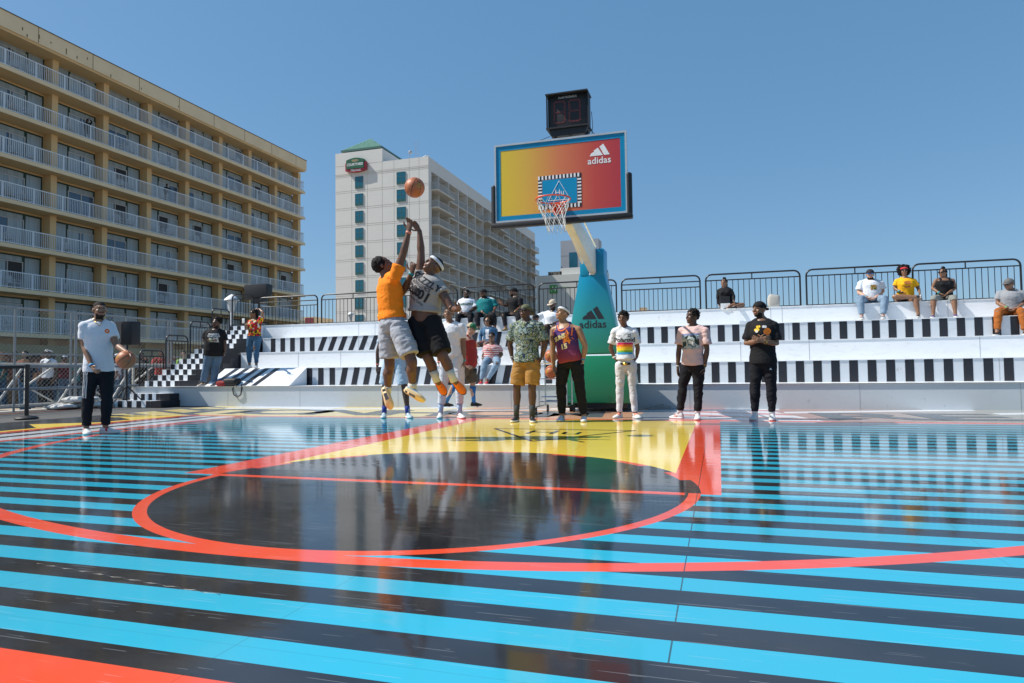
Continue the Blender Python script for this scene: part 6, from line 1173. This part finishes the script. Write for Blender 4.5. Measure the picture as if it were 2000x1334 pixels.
    crowd = [
     (-20.3, 3.6, 'd2', 'older person with pale hair, teal plaid shirt and mint trousers behind the fence', BK, cloth('mint', (.22, .38, .28)), 'x', 1, 0), (-20.0, 4.5, 'd2', 'person in navy and white striped shirt behind the fence post', stripemat('navy_white', (.03, .035, .08), (.5, .5, .55), .09), BRN, 'fade', 0, 1),
     (-21.4, 5.9, 'l', 'sunburnt man with dark hair partly hidden behind the fence, arm raised', cloth('skin_red', (.34, .13, .09)), TB, 'short', 1, 0), (-19.7, 6.9, 'd1', 'man in white headband and white hockey shirt with backpack straps behind the fence', TW, TB, 'fade', 0, 0),
     (-22.5, 8.2, 'm', 'person with orange-brown hair in the crowd behind the fence', cloth('brown_top', (.16, .06, .035)), DEN, 'short', 0, 1), (-19.0, 8.6, 'm', 'person in white bucket hat and dark shirt beside the double fence post', cloth('navy_top', (.02, .03, .05)), BRN, 'fade', 0, 1),
     (-18.6, 10.6, 'd2', 'person in red shirt behind the man in white', RED, DEN, 'short', 1, 0), (-21.2, 12.2, 'd1', 'tall person in dark clothes behind the fence near the loudspeaker', TB, TB, 'short', 0, 0),
     (-19.4, 12.6, 'l', 'person in lime green shirt seen under the loudspeaker', cloth('lime', (.25, .50, .05)), DEN, 'short', 0, 0), (-18.4, 13.9, 'm', 'person in bright green and orange shirt behind the lowest stair rail', cloth('green_orange', (.12, .40, .06)), BRS, 'short', 0, 1),
     (-18.9, 15.6, 'd2', 'person in orange safety vest behind the stair rails', ORS, DEN, 'short', 0, 0), (-20.4, 16.4, 'l', 'person with bare shoulders in brown top behind the stair rails', cloth('brown_top', (.16, .06, .035)), TB, 'long', 0, 0), (-24.0, 13.5, 'd2', 'person in white cap far back in the crowd behind the loudspeaker pole', TW, DEN, 'fade', 0, 0),
     (-23.6, 6.6, 'd3', 'person in grey shirt deep in the crowd left of the headband man', GT_, BRS, 'short', 0, 0), (-23.0, 10.2, 'd2', 'person in maroon shirt deep in the crowd right of the bucket hat', cloth('maroon', (.15, .02, .03)), DEN, 'afro', 0, 0), (-24.5, 4.6, 'm', 'person in pale shirt deep in the crowd at the left edge', WJ, BRS, 'short', 0, 1),
     (-22.2, 15.0, 'd2', 'person in dark blue shirt deep in the crowd behind the stair rails', DEN2, TB, 'fade', 0, 0)]
    r = random.Random(5)
    for (x, y, sk, lb, tm, pm, hr, al, ar) in crowd:
        x = 2.05+(x-2.05)*.84; y = -10.19+(y+10.19)*.84; s = r.uniform(.93, 1.03); z = -.21
        hh = human(stand(x, y, z, s, r.uniform(5, 50), 0, al, ar), lb, sk, r.uniform(.95, 1.15), head=(r.uniform(10, 60), r.uniform(0, 12)), hair='short' if hr == 'x' else hr, top=dict(k='tee', m=tm, hem=-.12, wr=.006), bottom=dict(k='p', m=pm, len=1.9), shoes=dict(m=SHOEW), vox=.02, grp=G1, cap=(TW, True) if 'hat' in lb or 'cap' in lb else ((mat('pale_hair', (.5, .44, .34), .9), True) if hr == 'x' else None), band=TW if 'headband' in lb else None, glasses=LENS if 'headband' in lb else None)
        if 'hockey' in lb:
            decal(hh, hh.shirt, [shift(text2d('A', .2, .012), 0, 0)], chest(hh, .62), hh.lat, Z, hh.F, RED)
            k = MB()
            for sx in (-1, 1): c = chest(hh, .8, sx*.11); k.tube([c+Z*.09, c+hh.F*.15, c+hh.F*.13-Z*.22], [(.03, .012)]*3, 8)
            hh.part('backpack_strap', k, mat('strap_grey', (.10, .10, .09), .8))
    for (y, kf, lb, hr) in ((25.9, 1, 'person in black standing on the second balcony row with a hand raised', 'long'), (33.1, 2, 'person leaning on the third balcony row of the yellow hotel', 'short')):
        human(stand(-40.55, y, slabs[kf], .95, 80, 0, 0, 2 if kf == 1 else 1), lb, 'd2', .95, head=(80, -20), hair=hr, top=dict(k='tee', m=TB, hem=-.12, sl=1.8), bottom=dict(k='p', m=TB, len=1.9), shoes=dict(m=BLS), vox=.025, grp='people on hotel balconies')
    for (y, kf, lb, tm) in ((140.6, 7, 'tiny person in red on a tower balcony, left of the pair', RED), (141.9, 7, 'tiny person in dark red on a tower balcony, right of the pair', cloth('maroon', (.15, .02, .03))), (145.8, 7, 'tiny person in black leaning on a tower balcony rail', TB), (146.0, 5, 'tiny person in black on the higher tower balcony', TB)):
        human(stand(-43.3, y, FS[kf], 1.0, 60, 0, 1, 1), lb, 'd2', 1.0, head=(60, -15), hair='short', top=dict(k='tee', m=tm, hem=-.12), bottom=dict(k='p', m=TB, len=1.9), shoes=dict(m=BLS), vox=.04, grp='people on tower balconies')
    # denser rows of the crowd that read as one mass
    mm = [skinmat('d2'), HAIR, RED, DEN2, TW, cloth('brown_top', (.16, .06, .035)), BRS, skinmat('m'), cloth('navy_top', (.02, .03, .05)), YT, TEAL, DEN]; b = MB(); rr = random.Random(11)
    for i in range(64):
        y = rr.uniform(-3.5, 17.0); x = rr.uniform(-22.5, -17.6); s_ = rr.uniform(.9, 1.04); z = -.21; sk = rr.choice([0, 0, 7]); tp = rr.choice([2, 3, 4, 5, 8, 9, 10, 5, 8]); bt_ = rr.choice([3, 6, 8, 11])
        a = rr.uniform(0, 6.28); la = (math.cos(a), math.sin(a), 0); L_ = Vector(la)
        b.cur = tp; b.tube([(x, y, z+.85*s_), (x, y, z+1.1*s_), (x, y, z+1.35*s_), (x, y, z+1.47*s_)], [(.17, .12), (.16, .11), (.2, .12), (.08, .07)], 10, lat=la)
        for sx in (-1, 1):
            sh = Vector((x, y, z+1.4*s_))+L_*(.2*sx); el = sh+L_*(.05*sx)+Vector((0, 0, -.28)); up_ = rr.random() < .3; wr = el+Vector((rr.uniform(-.1, .2), -.15, .22 if up_ else -.2)); b.cur = tp; b.tube([sh, lerp(sh, el, .6)], .06, 8); b.cur = sk; b.tube([lerp(sh, el, .6), el, wr], [.045, .04, .03], 8); b.ell(wr, (.04, .03, .06), seg=8, rings=6)
            b.cur = bt_; hp2 = Vector((x, y, z+.9*s_))+L_*(.09*sx); b.tube([hp2, hp2+Vector((0, 0, -.45)), hp2+Vector((0, 0, -.85))], [.1, .075, .055], 8)
        b.cur = sk; b.ell((x, y, z+1.63*s_), (.075, .088, .115), seg=10, rings=8); b.tube([(x, y, z+1.45*s_), (x, y, z+1.58*s_)], .055, 8)
        b.cur = rr.choice([1, 1, 1, 4, 5]); b.ell((x-.01, y+.015, z+1.68*s_), (.088, .098, .098), seg=10, rings=8)
    o = b.build('crowd', mm, smooth=60); tag(o, 'dense crowd of festival visitors standing beyond the chain link fence', 'crowd', kind='stuff')
pbodies()
